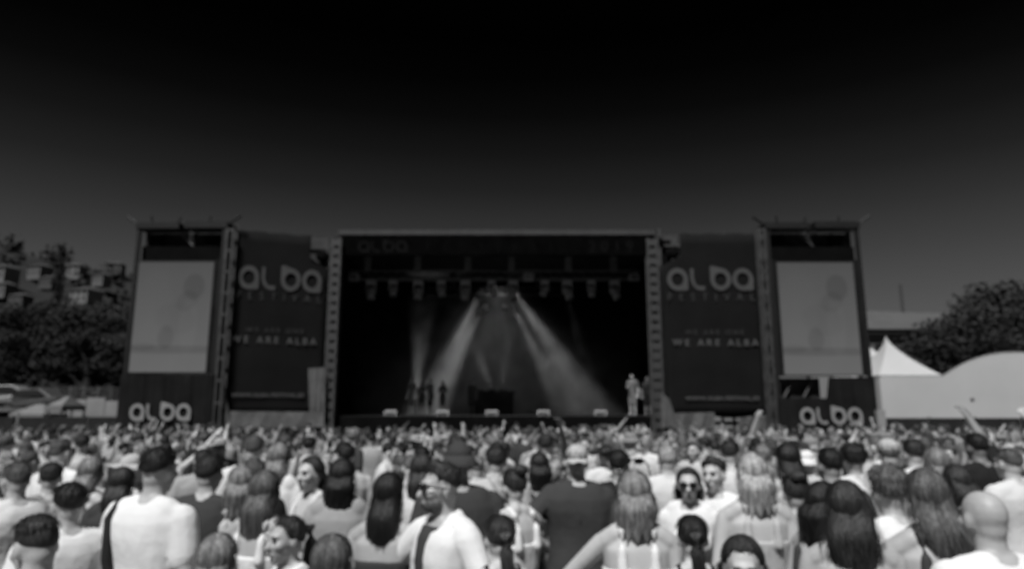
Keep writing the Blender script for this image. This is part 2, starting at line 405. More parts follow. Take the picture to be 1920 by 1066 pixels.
# ------------------------------------------------------------------ screen towers, screens, banners
m_skirt = mat('charcoal_tarpaulin', .0125, .85, .25, 1.2, .4, 2.0, spec=.05)
m_banner = mat('charcoal_banner', .0105, .85, .15, .8, .25, 1.5, spec=.04)
m_print = mat('grey_banner_print', .088, .9, .08, 3, spec=.03)
m_print2 = mat('dim_banner_print', .05, .9, .08, 3, spec=.03)
m_logo = mat('pale_logo_print', .22, .8, .08, 3)
m_logo_b = mat('banner_logo_print', .07, .9, .08, 3, spec=.03)
m_mesh = mat('dark_scrim', .018, .9, .3, 3, spec=.05)
m_strut = mat('scaffold_tube', .06, .5, .2, 4)
YS = 28.0
def screen_mat(name, flip):
    m = bpy.data.materials.new(name); m.use_nodes = True; n, l = m.node_tree.nodes, m.node_tree.links
    b = n['Principled BSDF']; b.inputs['Base Color'].default_value = (.01, .01, .01, 1); b.inputs['Roughness'].default_value = .5; b.inputs['Specular IOR Level'].default_value = .1
    tc = n.new('ShaderNodeTexCoord'); sx = n.new('ShaderNodeSeparateXYZ'); l.new(tc.outputs['Generated'], sx.inputs[0])
    def math_(op, a, c=None, clamp=False):
        k = n.new('ShaderNodeMath'); k.operation = op; k.use_clamp = clamp
        for i, q in enumerate((a, c)):
            if q is None: continue
            if isinstance(q, (int, float)): k.inputs[i].default_value = q
            else: l.new(q, k.inputs[i])
        return k.outputs[0]
    x, z = sx.outputs[0], sx.outputs[2]
    def blob(cx, cz, rx, rz, tilt=0, soft=.75):
        ax = math_('SUBTRACT', x, cx); az = math_('SUBTRACT', z, cz)
        ax2 = math_('ADD', ax, math_('MULTIPLY', az, tilt))
        q = math_('ADD', math_('POWER', math_('ABSOLUTE', math_('DIVIDE', ax2, rx)), 2), math_('POWER', math_('ABSOLUTE', math_('DIVIDE', az, rz)), 2))
        return math_('MULTIPLY', math_('SUBTRACT', 1+soft, q, True), 1/soft, True)
    parts = [(blob(.76, .77, .12, .10), .22), (blob(.68, .64, .12, .08, -.3), .12), (blob(.55, .48, .22, .12, .3), .05), (blob(.44, .31, .09, .09), .16), (blob(.72, .42, .1, .22), -.06),
             (blob(.5, .2, .9, .03), .22), (blob(.15, .225, .14, .03), .12), (blob(.25, .6, .2, .3), -.03)]
    dark = None
    for o, w_ in parts:
        q = math_('MULTIPLY', o, w_); dark = q if dark is None else math_('ADD', dark, q)
    base = math_('ADD', .118, math_('MULTIPLY', z, -.055))          # pale close-up, with the scene's darkening towards the top put into its glow
    nz = n.new('ShaderNodeTexNoise'); nz.inputs['Scale'].default_value = 3; l.new(tc.outputs['Generated'], nz.inputs[0])
    base = math_('MULTIPLY', base, math_('ADD', .94, math_('MULTIPLY', nz.outputs[0], .12)))
    e = math_('MULTIPLY', base, math_('SUBTRACT', 1, dark))
    b.inputs['Emission Color'].default_value = (1, 1, 1, 1); l.new(e, b.inputs['Emission Strength']); return m
m_screen = screen_mat('led_screen_picture', False)
def screen_tower(side, x0, x1, sx0, sx1, sz0, sz1, lu0, lu1, lv):
    zt_ = Z(416, YS); t = thing('screen_tower', '%s dark scaffold tower carrying a tall video screen above a logo-printed skirt' % side, 'scaffold tower', ((x0+x1)/2, YS, GS), group='video screen towers')
    o = -Vector(t.location)
    def part(mb, name, m):
        k = mb.build(name, m, t); k.location = o; return k
    D = .75
    for x in (x0, x1-.14):
        for y in (YS, YS+D): part(MB().box((x, y, GS), (x+.14, y+.14, zt_-.1)), 'post', m_blackmetal)
    z1 = Z(487, YS)
    part(MB().box((x0+.14, YS+.3, sz1+.15), (x1-.14, YS+.36, sz1+.2+.55)), 'cross_beam', m_black)
    part(MB().box((x0+.142, YS+D-.05, sz1+.2), (x1-.142, YS+D, zt_-.35)), 'back_scrim', m_mesh)
    for fx_ in (.16, .80):
        xx = x0+(x1-x0)*fx_; sp_ = part(MB().box((xx-.24, YS+.4, sz1+.55), (xx+.24, YS+.6, zt_-.45)), 'inner_post', m_black)
    for q in range(5):                       # braces seen in the open head of the tower
        a = x0+.2+(x1-x0-.4)*(q/5); b = a+(x1-x0)/5*.9
        part(MB().tube([(a, YS+.62, zt_-.35), (b, YS+.62, sz1+.75)], .045, 6), 'brace', m_strut if q in (2, 4) else m_blackmetal)
    part(MB().box((x0-.05, YS-.05, zt_-.28), (x0+(x1-x0)*.47, YS+D+.2, zt_-.02)).box((x0+(x1-x0)*.53, YS-.05, zt_-.26), (x1+.05, YS+D+.2, zt_+.02)), 'platform', m_blackmetal)
    for (xa, za, xb, zb) in ((x0-.5, zt_+.25, x0+.3, zt_-.35), (x0+.55, zt_-.1, x0+.5, zt_+.28), (x1-.8, zt_-.1, x1-.75, zt_+.25), (x1-.3, zt_-.3, x1+.55, zt_+.3), (x0+1.6, zt_-.1, x0+1.75, zt_+.22)):
        part(MB().tube([(xa, YS+.1, za), (xb, YS+.1, zb)], .05, 6), 'scaffold_tube', m_blackmetal)
    part(MB().box((x0+.145, YS+.02, sz0-.05), (sx0-.06, YS+.1, sz1+.12)), 'side_panel', m_skirt)
    part(MB().box((sx1+.06, YS+.02, sz0-.05), (x1-.145, YS+.1, sz1+.12)), 'side_panel', m_skirt)
    # wavy skirt under the screen
    n = 28; rings = []; zb = GS+.05
    cut = side == 'right'
    rows = [(zb, 0), (1.0, 0), (2.0, 0), (sz0-.08, 0)]
    for i in range(n+1):
        x = x0-.02+(x1-x0+.04)*i/n; wv = .04*math.sin(i*.9)+.03*math.sin(i*2.3+1)
        top = sz0-.1 if not (cut and i < n*.52) else Z(746, YS)
        rings.append([(x, YS-.12+wv, zb), (x, YS-.12+wv*.6, top), (x, YS-.06+wv*.6, top), (x, YS-.06+wv, zb)])
    sk = part(MB().loft(rings), 'skirt', m_skirt)
    me = logo_mesh('lettering', at(lu0, lv, YS).x, at(lu1, lv, YS).x, Z(lv, YS), .34, YS-.2, m_logo); letters(me, sk)
    if cut:                                  # the gap over the skirt shows bracing and a pale sheet
        xa = x0+.2
        part(MB().box((xa, YS+.5, Z(748, YS)), (x0+(x1-x0)*.5, YS+.54, sz0-.12)), 'loose_sheet', mat('pale_sheet', .06, .9, .6, 1.5, .6, 3))
        for q in range(2):
            a = xa+.2+q*.8; part(MB().tube([(a, YS+.3, Z(744, YS)), (a+.4, YS+.3, sz0-.15)], .06, 6), 'brace', mat('pale_tube', .055, .5, .2, 4))
    s = thing('video_screen', '%s tall video screen showing a pale close-up of a person' % side, 'screen', ((sx0+sx1)/2, YS, sz0), group='tall video screens beside the stage')
    w_, h_ = (sx1-sx0)/2, sz1-sz0
    link('display', MB().box((-w_, -.02, 0), (w_, .03, h_)).mesh('display', m_screen), s)
    MB().box((-w_-.055, .031, -.05), (w_+.055, .2, h_+.06)).build('cabinet', m_blackmetal, s)
    for (a, b) in (((-w_-.055, -.03, -.05), (-w_-.003, .03, h_+.06)), ((w_+.003, -.03, -.05), (w_+.055, .03, h_+.06)), ((-w_, -.03, h_+.003), (w_, .03, h_+.06)), ((-w_, -.03, -.05), (w_, .03, -.003))):
        MB().box(a, b).build('frame', m_blackmetal, s)
sx = lambda u, v: at(u, v, YS).x
screen_tower('left', sx(225, 750), sx(411, 600), sx(262, 490), sx(402, 490), Z(697, YS), Z(491, YS), 248, 362, 772)
screen_tower('right', sx(1448, 600), sx(1640, 750), sx(1456, 490), sx(1598, 490), Z(702, YS), Z(492, YS), 1496, 1613, 779)

def banner_wing(side, u0, u1, Ya, Yb, rows, tr_u, patch_left):
    xa, xb = at(u0, 600, Ya).x, at(u1, 600, Yb).x; L = math.hypot(xb-xa, Yb-Ya); ang = math.atan2(Yb-Ya, xb-xa)
    Ym = (Ya+Yb)/2; zt_, zb = Z(437, Ym), Z(783, Ym)
    t = thing('scaffold_wing', '%s scaffold wing of the stage standing behind the tall festival banner' % side, 'scaffold', (xa, Ya, GS), ang, 'scaffold wings beside the stage')
    H = zt_-GS
    for x in (0, L*.33, L*.66, L-.1):
        for y in (.35, 2.0): MB().box((x, y, 0), (x+.1, y+.1, H+(.1 if x else .3))).build('post', m_strut, t)
    for k in range(5):
        z = 1.9+k*(H-2)/4.2
        MB().box((-.1, .46, z), (L+.1, .52, z+.08)).build('ledger', m_strut, t)
        MB().box((0, .55, z-.09), (L, 1.95, z-.03)).build('platform', m_blackmetal, t)
    for k in range(3):
        MB().tube([(L*.33*k, .3, 2+k), (L*.33*(k+1), .3, 4.5+k*1.6)], .04, 6).build('brace', m_strut, t)
    px0, px1 = (L*.80, L-.05) if not patch_left else (.05, L*.2)
    MB().box((px0, .56, H-.9), (px1, .6, H+.05)).build('scrim', mat('grey_scrim', .055, .9, .3, 2), t)
    MB().ball(((px0+px1)/2+.15, .35, H-.85), (.3, .2, .28)).build('hoist', m_black, t)
    # banner: slightly billowing sheet
    b = thing('festival_banner', '%s tall charcoal lettered banner hanging beside the stage mouth' % side, 'banner', (xa, Ya, zb), ang, 'tall festival banners')
    h = zt_-zb; nx, nz = 14, 16; V = []; 
    def wave(u, v): return -.05*math.sin(u*math.pi)*math.sin(v*math.pi) + .02*math.sin(u*9+v*4) + .012*math.sin(v*15+u*3)
    for j in range(nz+1):
        for i in range(nx+1):
            u, v = i/nx, j/nz; sag = .05*math.sin(u*math.pi*4)**2 if j == nz else 0
            if j == 0: sag = -.12*math.sin(u*5)**2
            xx = u*L
            if not patch_left and u > .79 and v > .86: xx = L*.79
            if patch_left and u < .2 and v > .86: xx = L*.2
            V.append((xx, wave(u, v), v*h-sag))
    Fc = [(j*(nx+1)+i, j*(nx+1)+i+1, (j+1)*(nx+1)+i+1, (j+1)*(nx+1)+i) for j in range(nz) for i in range(nx)]
    me = mesh_from('sheet', V, Fc, m_banner, True); sh = link('sheet', me, b); so = sh.modifiers.new('s', 'SOLIDIFY'); so.thickness = .01; so.offset = 1
    def ux(u):                               # photo column -> distance along the banner
        d = (u-960)/F; d2 = math.cos(ang), math.sin(ang)
        k = d/.9933; return (k*Ya-xa)/(d2[0]-k*d2[1])
    for kind, txt, a, c, v, hh, m in rows:
        z = at(960, v, Ym).z - zb
        if kind == 'logo': me = logo_mesh('lettering', ux(a), ux(c), z, hh/2, -.09, m)
        else: me = text_mesh('lettering', txt, ux(a), ux(c), z, hh, -.09, m, {'f': 2.2, 's': 1.5, 'w': 1.6, 'u': 1.0}[kind], bold=.02 if kind in 'wu' else 0)
        letters(me, b)
    # slim light truss at the outer side
    tx0, tx1 = at(tr_u[0], 600, 28).x, at(tr_u[1], 600, 28).x
    tt = thing('truss_tower', 'slim grey truss mast between the %s video screen and the %s banner' % (side, side), 'truss', (tx0, 28, GS), group='truss masts beside the screens')
    ladder(tt, 0, tx1-tx0, 0, 0, Z(428, 28)-GS, .9, m=m_alu, tw=.1, rung=.1)
    return t
G = lambda k: {'logo': 1.02, 'f': .33, 's': .21, 'w': .29, 'u': .17}[k]
banner_wing('left', 430, 612, 28.4, 29.8, [('logo', '', 441, 599, 524, 1.02, m_logo_b), ('f', 'FESTIVAL', 441, 600, 557, .33, m_print2), ('s', 'WE ARE ONE', 462, 570, 620, .21, m_print2),
            ('w', 'WE ARE ALBA', 435, 595, 638, .29, m_print), ('u', 'WWW.ALBA-FESTIVAL.ES', 443, 577, 740, .17, m_print)], (412, 428), False)
banner_wing('right', 1244, 1434, 30.0, 30.0, [('logo', '', 1253, 1416, 524, 1.02, m_logo_b), ('f', 'FESTIVAL', 1254, 1417, 557, .33, m_print2), ('s', 'WE ARE ONE', 1282, 1392, 623, .21, m_print2),
            ('w', 'WE ARE ALBA', 1258, 1418, 642, .29, m_print), ('u', 'WWW.ALBA-FESTIVAL.ES', 1278, 1413, 746, .17, m_print)], (1431, 1446), True)
# pale sheets at the feet of the banners
m_pale = mat('pale_tarp', .09, .85, .25, 2, .5, 3)
for lab, pts, Y in (('pale tarpaulin hanging at the lower right corner of the left banner', [(578, 690), (610, 688), (609, 778), (580, 782)], 29.35),
                    ('long low pale sheet along the foot of the left banner', [(432, 770), (608, 772), (608, 800), (432, 800)], 28.2),
                    ('pale triangular flap hanging at the left foot of the left banner', [(414, 722), (420, 722), (434, 798), (410, 798)], 28.2),
                    ('pale sheet along the left foot of the right banner', [(1250, 774), (1340, 772), (1340, 802), (1250, 802)], 29.2),
                    ('crumpled pale sheet at the bottom of the right ladder truss', [(1240, 735), (1256, 748), (1272, 800), (1238, 800)], 28.9),
                    ('pale low sheet at the right foot of the right banner', [(1385, 782), (1440, 780), (1442, 806), (1385, 806)], 29.2)):
    c = [at(u, v, Y) for u, v in pts]; n = 10; rings = []
    for i in range(n+1):
        t = i/n; a = c[3].lerp(c[2], t); b = c[0].lerp(c[1], t); wv = Vector((0, .05*math.sin(i*1.7), 0)); e = Vector((0, .03, 0))
        rings.append([a+wv, b-wv*.5, b-wv*.5+e, a+wv+e])
    o = MB().loft(rings).build('tarpaulin', m_pale, smooth=False); tag(o, lab, 'tarpaulin', 'pale sheets at the feet of the banners')

# ------------------------------------------------------------------ hillside, houses and trees at the left
def sst(a, b, x): t = max(0, min(1, (x-a)/(b-a))); return t*t*(3-2*t)
def hill_z(x, y):
    r = sst(62, 150, y)*33 - sst(160, 260, y)*12
    k = 1 - sst(-94, -32, x)*.95
    return GS + r*k*(1+.12*math.sin(x*.09)+.05*math.sin(x*.31+y*.05)) + sst(40, 62, y)*2.2*(1 - sst(-38, -18, x))
m_hill = mat('dry_hillside', .012, .95, .6, .12, .6, 1.5)
xs = [-320+ i*8 for i in range(39)]; ysd = [41+i*6 for i in range(38)]; n = len(xs)
V = [(x, y, hill_z(x, y)-.02) for y in ysd for x in xs]
structure('hillside', mesh_from('hillside', V, [(j*n+i, j*n+i+1, (j+1)*n+i+1, (j+1)*n+i) for j in range(len(ysd)-1) for i in range(n-1)], m_hill, True))
def hit(u, v):                               # where the sight line meets the hillside
    for k in range(45, 240):
        p = at(u, v, k)
        if p.z <= hill_z(p.x, p.y): return p
    return at(u, v, 150)

m_bark = mat('bark', .02, .95, .3, 6, .6, 20); m_leaf = mat('foliage_dark', .021, .8, .45, 1.2, spec=.15)
m_leaf2 = mat('foliage_grey', .03, .8, .45, 1.2, spec=.15)
def tree_meshes(seed, kind='round', leaves=4200):
    rnd = random.Random(seed); H = 1.0; tr = MB()
    tr.tube([(0, 0, 0), (.012, .0, .18), (0, .01, .4), (.01, 0, .62)], [.045, .033, .026, .012], 8)
    clumps = []
    if kind == 'round':
        for k in range(16):
            a = rnd.uniform(0, 6.28); z = rnd.uniform(.3, .86); rr = .34*math.sqrt(max(.08, 1-((z-.56)/.42)**2))*rnd.uniform(.35, 1)
            clumps.append((rr*math.cos(a), rr*math.sin(a), z, rnd.uniform(.09, .17)))
    else:
        for k in range(12):
            z = .15+.8*k/11; clumps.append((rnd.uniform(-.02, .02), rnd.uniform(-.02, .02), z, .085*(1-.75*abs(z-.4))))
    for c in clumps[:9]:
        z0 = max(.2, c[2]-.25); tr.tube([(0, 0, z0), (c[0]*.5, c[1]*.5, (z0+c[2])/2+.02), (c[0], c[1], c[2])], [.016, .01, .004], 5)
    lf = MB(); per = leaves//len(clumps)
    for cx, cy, cz, cr_ in clumps:
        for q in range(per):
            d = Vector((rnd.gauss(0, 1), rnd.gauss(0, 1), rnd.gauss(0, 1))).normalized()*cr_*rnd.uniform(.55, 1.12)
            p = Vector((cx, cy, cz))+d*Vector((1, 1, .8)).length/1.6 if False else Vector((cx+d.x, cy+d.y, cz+d.z*.8))
            a = Vector((rnd.uniform(-1, 1), rnd.uniform(-1, 1), rnd.uniform(-.6, .6))).normalized(); b = a.cross(d.normalized()+Vector((.01, .3, .2))).normalized()
            s = rnd.uniform(.007, .014)
            lf.add([p-a*s-b*s*.6, p+a*s-b*s*.6, p+a*s*.8+b*s*.7, p-a*s*.6+b*s*.7], [(0, 1, 2, 3)])
    return tr.mesh('trunk', m_bark), lf.mesh('crown', m_leaf), lf
TREES = [tree_meshes(1), tree_meshes(2), tree_meshes(3), tree_meshes(4, 'column', 2400)]
def tree(u, vtop, Y, label, proto, wide=1.0, base=None, group='trees behind the festival ground', m=None):
    p = at(u, vtop, Y); b = hill_z(p.x, Y) if base is None else base
    h = p.z-b; t = thing('tree', label, 'tree', (p.x, Y, b), random.uniform(0, 6), group); t.scale = (h*wide, h*wide, h/.99)
    link('trunk', TREES[proto][0], t); c = link('crown', TREES[proto][1], t)
    if m: c.material_slots[0].link = 'OBJECT'; c.material_slots[0].material = m
    return t
LT = [(118, 458, 118, 'tall thin cypress rising above the left hill ridge', 3, 1.1), (62, 560, 60, 'dark bushy tree at the far left below the pale houses', 0, 1.1),
      (105, 548, 66, 'large dark tree under the cypress left of the left video screen', 1, 1.25), (150, 560, 58, 'dark tree in the middle of the left tree mass', 2, 1.2),
      (192, 560, 60, 'dark tree close to the left screen tower, behind the others', 0, 1.2), (222, 548, 64, 'tall dark tree half hidden by the left screen tower', 1, 1.1),
      (20, 612, 56, 'low dark tree at the left edge of the photo beside the cars', 2, 1.4), (90, 612, 54, 'low dark tree in front of the left tree mass', 0, 1.5),
      (175, 610, 53, 'lowest rounded dark tree left of the left screen tower', 1, 1.5), (228, 610, 56, 'rounded dark tree against the left screen tower', 2, 1.3),
      (135, 600, 57, 'dark round tree between the two low trees at the left', 1, 1.3)]
for a in LT: tree(a[0], a[1], a[2], a[3], a[4], a[5])
RT = [(1742, 640, 47, 'small dark tree just right of the pagoda tent peak', 0, 1.5), (1776, 612, 52, 'dark tree above the dip between the two white tents', 1, 1.2),
      (1816, 582, 54, 'dark tree above the left part of the arched white tent', 2, 1.2), (1856, 540, 58, 'tall dark tree over the middle of the arched tent', 0, 1.1),
      (1893, 520, 60, 'tallest dark tree at the right edge over the arched tent', 1, 1.1), (1925, 512, 64, 'dark tree cut by the right edge of the photo', 2, 1.2),
      (1790, 610, 50, 'low bushy tree behind the dip of the white tents', 2, 1.7), (1850, 606, 50, 'low bushy tree behind the arched white tent', 1, 1.7), (1905, 600, 51, 'low bushy tree behind the right end of the arched tent', 0, 1.7)]
for a in RT: tree(a[0], a[1], a[2], a[3], a[4], a[5], GS, m=m_leaf2)
# scrub over the hill
sc = MB(); rnd = random.Random(5)
for k in range(260):
    x, y = rnd.uniform(-190, -38), rnd.uniform(62, 165); r = rnd.uniform(1.0, 3.0); c = Vector((x, y, hill_z(x, y)+r*.4))
    for q in range(46):
        d = Vector((rnd.gauss(0, 1), rnd.gauss(0, 1), rnd.gauss(0, .8))).normalized()*r*rnd.uniform(.5, 1.1); a = Vector((rnd.uniform(-1, 1), rnd.uniform(-1, 1), rnd.uniform(-1, 1))).normalized()
        b = a.cross(d).normalized(); s = rnd.uniform(.25, .55); p = c+d
        sc.add([p-a*s-b*s, p+a*s-b*s*.7, p+a*s*.7+b*s, p-a*s+b*s*.8], [(0, 1, 2, 3)])
o = sc.build('scrub', m_leaf); tag(o, 'dark scrub covering the hillside at the left', None, kind='stuff')
# houses
m_hwall = [mat('house_wall_%s' % k, v, .9, .12, 2) for k, v in (('pale', .13), ('grey', .10), ('dull', .06))]
m_roof = mat('roof_tile_dark', .05, .9, .25, 3, .4, 8); m_win = mat('window_glass', .02, .15, .1, 3, spec=.5)
HS = [(20, 535, 42, 'pale', 'wide pale house high at the far left of the hill'), (88, 528, 34, 'grey', 'grey house left of the cypress near the ridge'), (152, 527, 36, 'pale', 'pale house just right of the cypress'),
      (205, 540, 26, 'grey', 'small grey house right of the pale ones near the left tower'), (25, 562, 34, 'grey', 'grey gabled house at the left, second row down the hill'), (58, 582, 32, 'dull', 'dull house half hidden by trees in the second row'),
      (172, 578, 44, 'pale', 'broad pale house above the dark trees beside the left tower'), (8, 612, 30, 'pale', 'pale house cut by the left edge lowest on the hill'), (110, 545, 26, 'dull', 'small dull house below the cypress'), (230, 520, 30, 'dull', 'dull house near the ridge beside the left tower')]
for u, v, w, k, lab in HS:
    p = hit(u, v); s = p.y*w*.95/F; h = s*.55; b = thing('house', lab, 'house', (p.x, p.y-4, p.z-.3), random.uniform(-.3, .3), 'houses on the hillside')
    m = m_hwall[{'pale': 0, 'grey': 1, 'dull': 2}[k]]
    MB().box((-s/2, 0, 0), (s/2, s*.8, h+.8)).build('wall', m, b)
    e = s*.06; V = [(-s/2-e, -e, h+.803), (s/2+e, -e, h+.803), (s/2+e, s*.8+e, h+.803), (-s/2-e, s*.8+e, h+.803), (-s*.3, s*.4, h+.8+s*.2), (s*.3, s*.4, h+.8+s*.2)]
    MB().add(V, [(0, 1, 5, 4), (1, 2, 5), (2, 3, 4, 5), (3, 0, 4), (3, 2, 1, 0)]).build('roof', m_roof, b)
    for q in range(3):
        for r_ in range(2):
            x = -s*.33+s*.33*q; z = .8+h*(.18+.45*r_); f = MB().box((x-s*.06, -.05, z), (x+s*.06, -.002, z+h*.26)).build('window', m_hwall[0], b)
            MB().box((x-s*.048, -.07, z+.02*h), (x+s*.048, -.0501, z+h*.24)).build('pane', m_win, f)

# field edge at the left: low wall, mesh fence, cars, awning
m_conc = mat('pale_concrete', .2, .9, .2, .8, .3, 6)
p0, p1 = at(128, 760, 44), at(236, 760, 42)
w = thing('low_wall', 'long pale concrete wall left of the left screen tower', 'wall', (p0.x, 44, GS))
for k in range(4):
    x0 = (p1.x-p0.x)*k/4; MB().box((x0+.02, -.12, 0), (x0+(p1.x-p0.x)/4-.02, .12, Z(748, 43)-GS+.12*math.sin(k*2))).build('panel', m_conc, w)
f = thing('wire_fence', 'tall wire mesh fence along the foot of the left hill', 'fence', (-46, 50, hill_z(-34, 50)))
for k in range(13):
    x = k*2.4; MB().box((x-.05, -.05, -1), (x+.05, .05, 3.4)).build('post', m_alu, f)
wi = MB()
for k in range(29*1): wi.box((k, -.012, 0), (k+.03, .012, 3.3))
for k in range(16): wi.box((0, -.010, .2*k+.1), (28.8, .010, .2*k+.13))
tag(wi.build('wire', mat('galvanised_wire', .16, .6), f), None, None, kind='stuff')
m_carw = mat('white_car_paint', .15, .35, .05, 3, spec=.5); m_tyre = mat('tyre', .02, .9)
def car(loc, rz, label, m):
    c = thing('parked_car', label, 'car', loc, rz, 'cars parked by the wire fence')
    prof = [(-2.1, .35), (-2.15, .75), (-1.3, .92), (-.75, 1.42), (.7, 1.47), (1.5, 1.0), (2.1, .88), (2.12, .35)]; rings = []
    for y, k in ((-.85, .93), (-.8, 1), (.8, 1), (.85, .93)): rings.append([(x*k, y*(1 if z < 1 else .86), .35+(z-.35)*k) for x, z in prof])
    MB().loft(rings).build('body', m, c)
    for y in (-.76, .72):
        MB().add([(-1.1, y, .98), (1.2, y, 1.02), (.62, y*.98, 1.4), (-.66, y*.98, 1.36), (-1.1, y+.04, .98), (1.2, y+.04, 1.02), (.62, y*.98+.04, 1.4), (-.66, y*.98+.04, 1.36)], [(0,1,2,3),(7,6,5,4),(0,4,5,1),(2,6,7,3)]).build('side_window', m_win, c).location.y = -.1 if y < 0 else .1
    for x in (-1.3, 1.35):
        for y in (-.86, .68):
            q = MB().tube([(x, y, .33), (x, y+.18, .33)], .33, 16).build('tyre', m_tyre, c); MB().tube([(x, y-.01, .33), (x, y+.19, .33)], .19, 12).build('rim', m_alu, q)
    for x in (-2.14, 2.1): MB().box((x-.02, -.7, .6), (x+.04, -.45, .75)).box((x-.02, .45, .6), (x+.04, .7, .75)).build('lamp', m_lens, c)
for u, v, rz, lab, m in ((12, 735, .15, 'pale car at the left edge parked before the wire fence', m_carw), (70, 742, -.1, 'darker grey car parked right of the pale car', mat('grey_car_paint', .05, .35, .05, 3, spec=.5))):
    p = at(u, v, 46); car((p.x, 46, p.z-1.0), rz, lab, m)
    pl = MB().box((p.x-3, 43.5, GS-.5), (p.x+3, 48.5, p.z-1.0)); tag(pl.build('earth_bank', m_ground), None, None, kind='structure')
# awnings
for u, v, wd, lab in ((76, 757, 62, 'long low white awning at the left edge of the crowd'), (128, 742, 26, 'small peaked white awning beside the low wall'), (203, 782, 14, 'small white awning in front of the left screen tower skirt')):
    p = at(u, v, 37); s = wd/F*37/2; a = thing('awning', lab, 'awning', (p.x, 37, GS), group='small awnings at the left')
    h = p.z-GS
    MB().add([(-s, -1, h-.5), (s, -1, h-.5), (s, 1, h-.5), (-s, 1, h-.5), (-s*.2, 0, h), (s*.2, 0, h), (-s, -1, h-.75), (s, -1, h-.75), (s, 1, h-.75), (-s, 1, h-.75)],
             [(0,1,5,4),(1,2,5),(2,3,4,5),(3,0,4),(6,7,1,0),(7,8,2,1),(8,9,3,2),(9,6,0,3)]).build('canopy', mat('awning_white', .15, .8, .1, 2), a)
    for x in (-s+.05, s-.05):
        for y in (-.95, .95): MB().box((x-.03, y-.03, 0), (x+.03, y+.03, h-.5)).build('leg', m_alu, a)
# dark crowd fences at both sides
m_fence = mat('black_fence_cloth', .012, .9, .3, 1.5, .3, 4)
for side, u0, u1, Y, v in (('left', -40, 232, 33, 781), ('right', 1652, 2000, 33, 783)):
    a, b = at(u0, 770, Y).x, at(u1, 770, Y).x; f = thing('site_fence', 'black panel fence behind the crowd at the %s' % side, 'fence', (a, Y, GS), group='black panel fences')
    n = 4; H = Z(v, Y)-GS
    pm = MB().box((.04, 0, .05), ((b-a)/n-.04, .05, H)).mesh('panel', m_fence); po_ = MB().box((-.03, -.05, 0), (.03, 0, H+.06)).mesh('post', m_blackmetal)
    for k in range(n): link('panel', pm, f, loc=((b-a)/n*k, 0, 0)); link('post', po_, f, loc=((b-a)/n*k, 0, 0))
p = at(36, 772, 30); t = MB().tube([(p.x, 30, GS), (p.x-.03, 30, p.z)], .05, 8).build('metal_pole', m_strut, smooth=True); tag(t, 'thin grey pole standing at the left edge of the crowd', 'pole')
p = at(1652, 768, 27.6); t = MB().box((p.x-.16, 27.6, GS), (p.x+.16, 27.8, p.z)).build('white_post', mat('white_post_paint', .25)); tag(t, 'white post at the foot of the right screen tower', 'post')

# ------------------------------------------------------------------ white tents, building at the right
m_tent = mat('tent_fabric', .43, .75, .05, .5, .15, 1.5, spec=.2)
YP = 36.0
def pagoda(u0, u1, upk, vpk, veave, Y, label, half=None):
    a, b, pk = at(u0, veave, Y), at(u1, veave, Y), at(upk, vpk, Y); cx = (a.x+b.x)/2; W = (b.x-a.x)/2; he = a.z-GS; hp = pk.z-GS
    t = thing('pagoda_tent', label, 'tent', (cx, Y+W, GS), group='peaked white tents')
    rings = []; nseg = 9; off = pk.x-cx
    for j in range(nseg+1):
        q = j/nseg; k = (1-q)**1.5*.985+.015; z = he+(hp-he)*q; r = W*k; ring = []
        for c in range(4):
            p0 = [(-r, -r), (r, -r), (r, r), (-r, r)][c]; p1 = [(r, -r), (r, r), (-r, r), (-r, -r)][c]
            for s in range(5): f = s/5; ring.append((p0[0]*(1-f)+p1[0]*f + off*q, p0[1]*(1-f)+p1[1]*f, z - .12*math.sin(f*math.pi)*(1-q)*0 ))
        rings.append(ring)
    MB().loft(rings).build('roof', m_tent, t)
    for k in range(4):
        x0 = -W+.03+(2*W-.06)*k/4; x1 = x0+(2*W-.06)/4-.004
        MB().box((x0, -W+.02, .1), (x1, -W+.06, he-.003)).build('wall_panel', m_tent, t)
    for sx_ in (-W+.02, W-.06): MB().box((sx_, -W+.07, .1), (sx_+.04, W-.05, he-.003)).build('wall_panel', m_tent, t)
    MB().tube([(off, 0, hp-.05), (off, 0, hp+.1)], .03, 6).build('finial', m_alu, t)
    return t
pagoda(1648, 1767, 1692, 625, 703, YP-.3, 'white tent with a sharp peak just right of the right screen tower')
pagoda(1560, 1660, 1605, 600, 668, YP+3.2, 'white peaked tent mostly hidden behind the right screen tower')
# arched marquee
ua, vb = 1764, 706
pa = at(ua, vb, YP); pt = at(1905, 659, YP); pe = at(2060, vb, YP)
mq = thing('arched_marquee', 'big white arched tent at the right edge', 'tent', (pa.x, YP, GS)); L = pe.x-pa.x; he = pa.z-GS; ht = pt.z-GS
arc = [(L*i/32, he+(ht-he)*(1-abs(2*i/32-1)**2.2)) for i in range(33)]
rings = []
for y in [0, 2.5, 5, 7.5, 10]: rings.append([(x+.64*y, y, z) for x, z in arc] + [(x+.64*y, y, z-.03) for x, z in reversed(arc)])
MB().loft(rings).build('roof', m_tent, mq)
for k in range(4):
    i0, i1 = 8*k, 8*k+8
    top = [(arc[i][0]+(.002 if i == i0 else -.002 if i == i1 else 0), arc[i][1]-.032) for i in range(i0, i1+1)]
    V = [(top[0][0], .02, .1), (top[-1][0], .02, .1)] + [(x, .02, z) for x, z in reversed(top)]; nv = len(V)
    V += [(x, .06, z) for x, y, z in V]
    MB().add(V, [tuple(range(nv)), tuple(range(2*nv-1, nv-1, -1))] + [(i, i+nv, (i+1) % nv+nv, (i+1) % nv) for i in range(nv)]).build('end_panel', m_tent, mq)
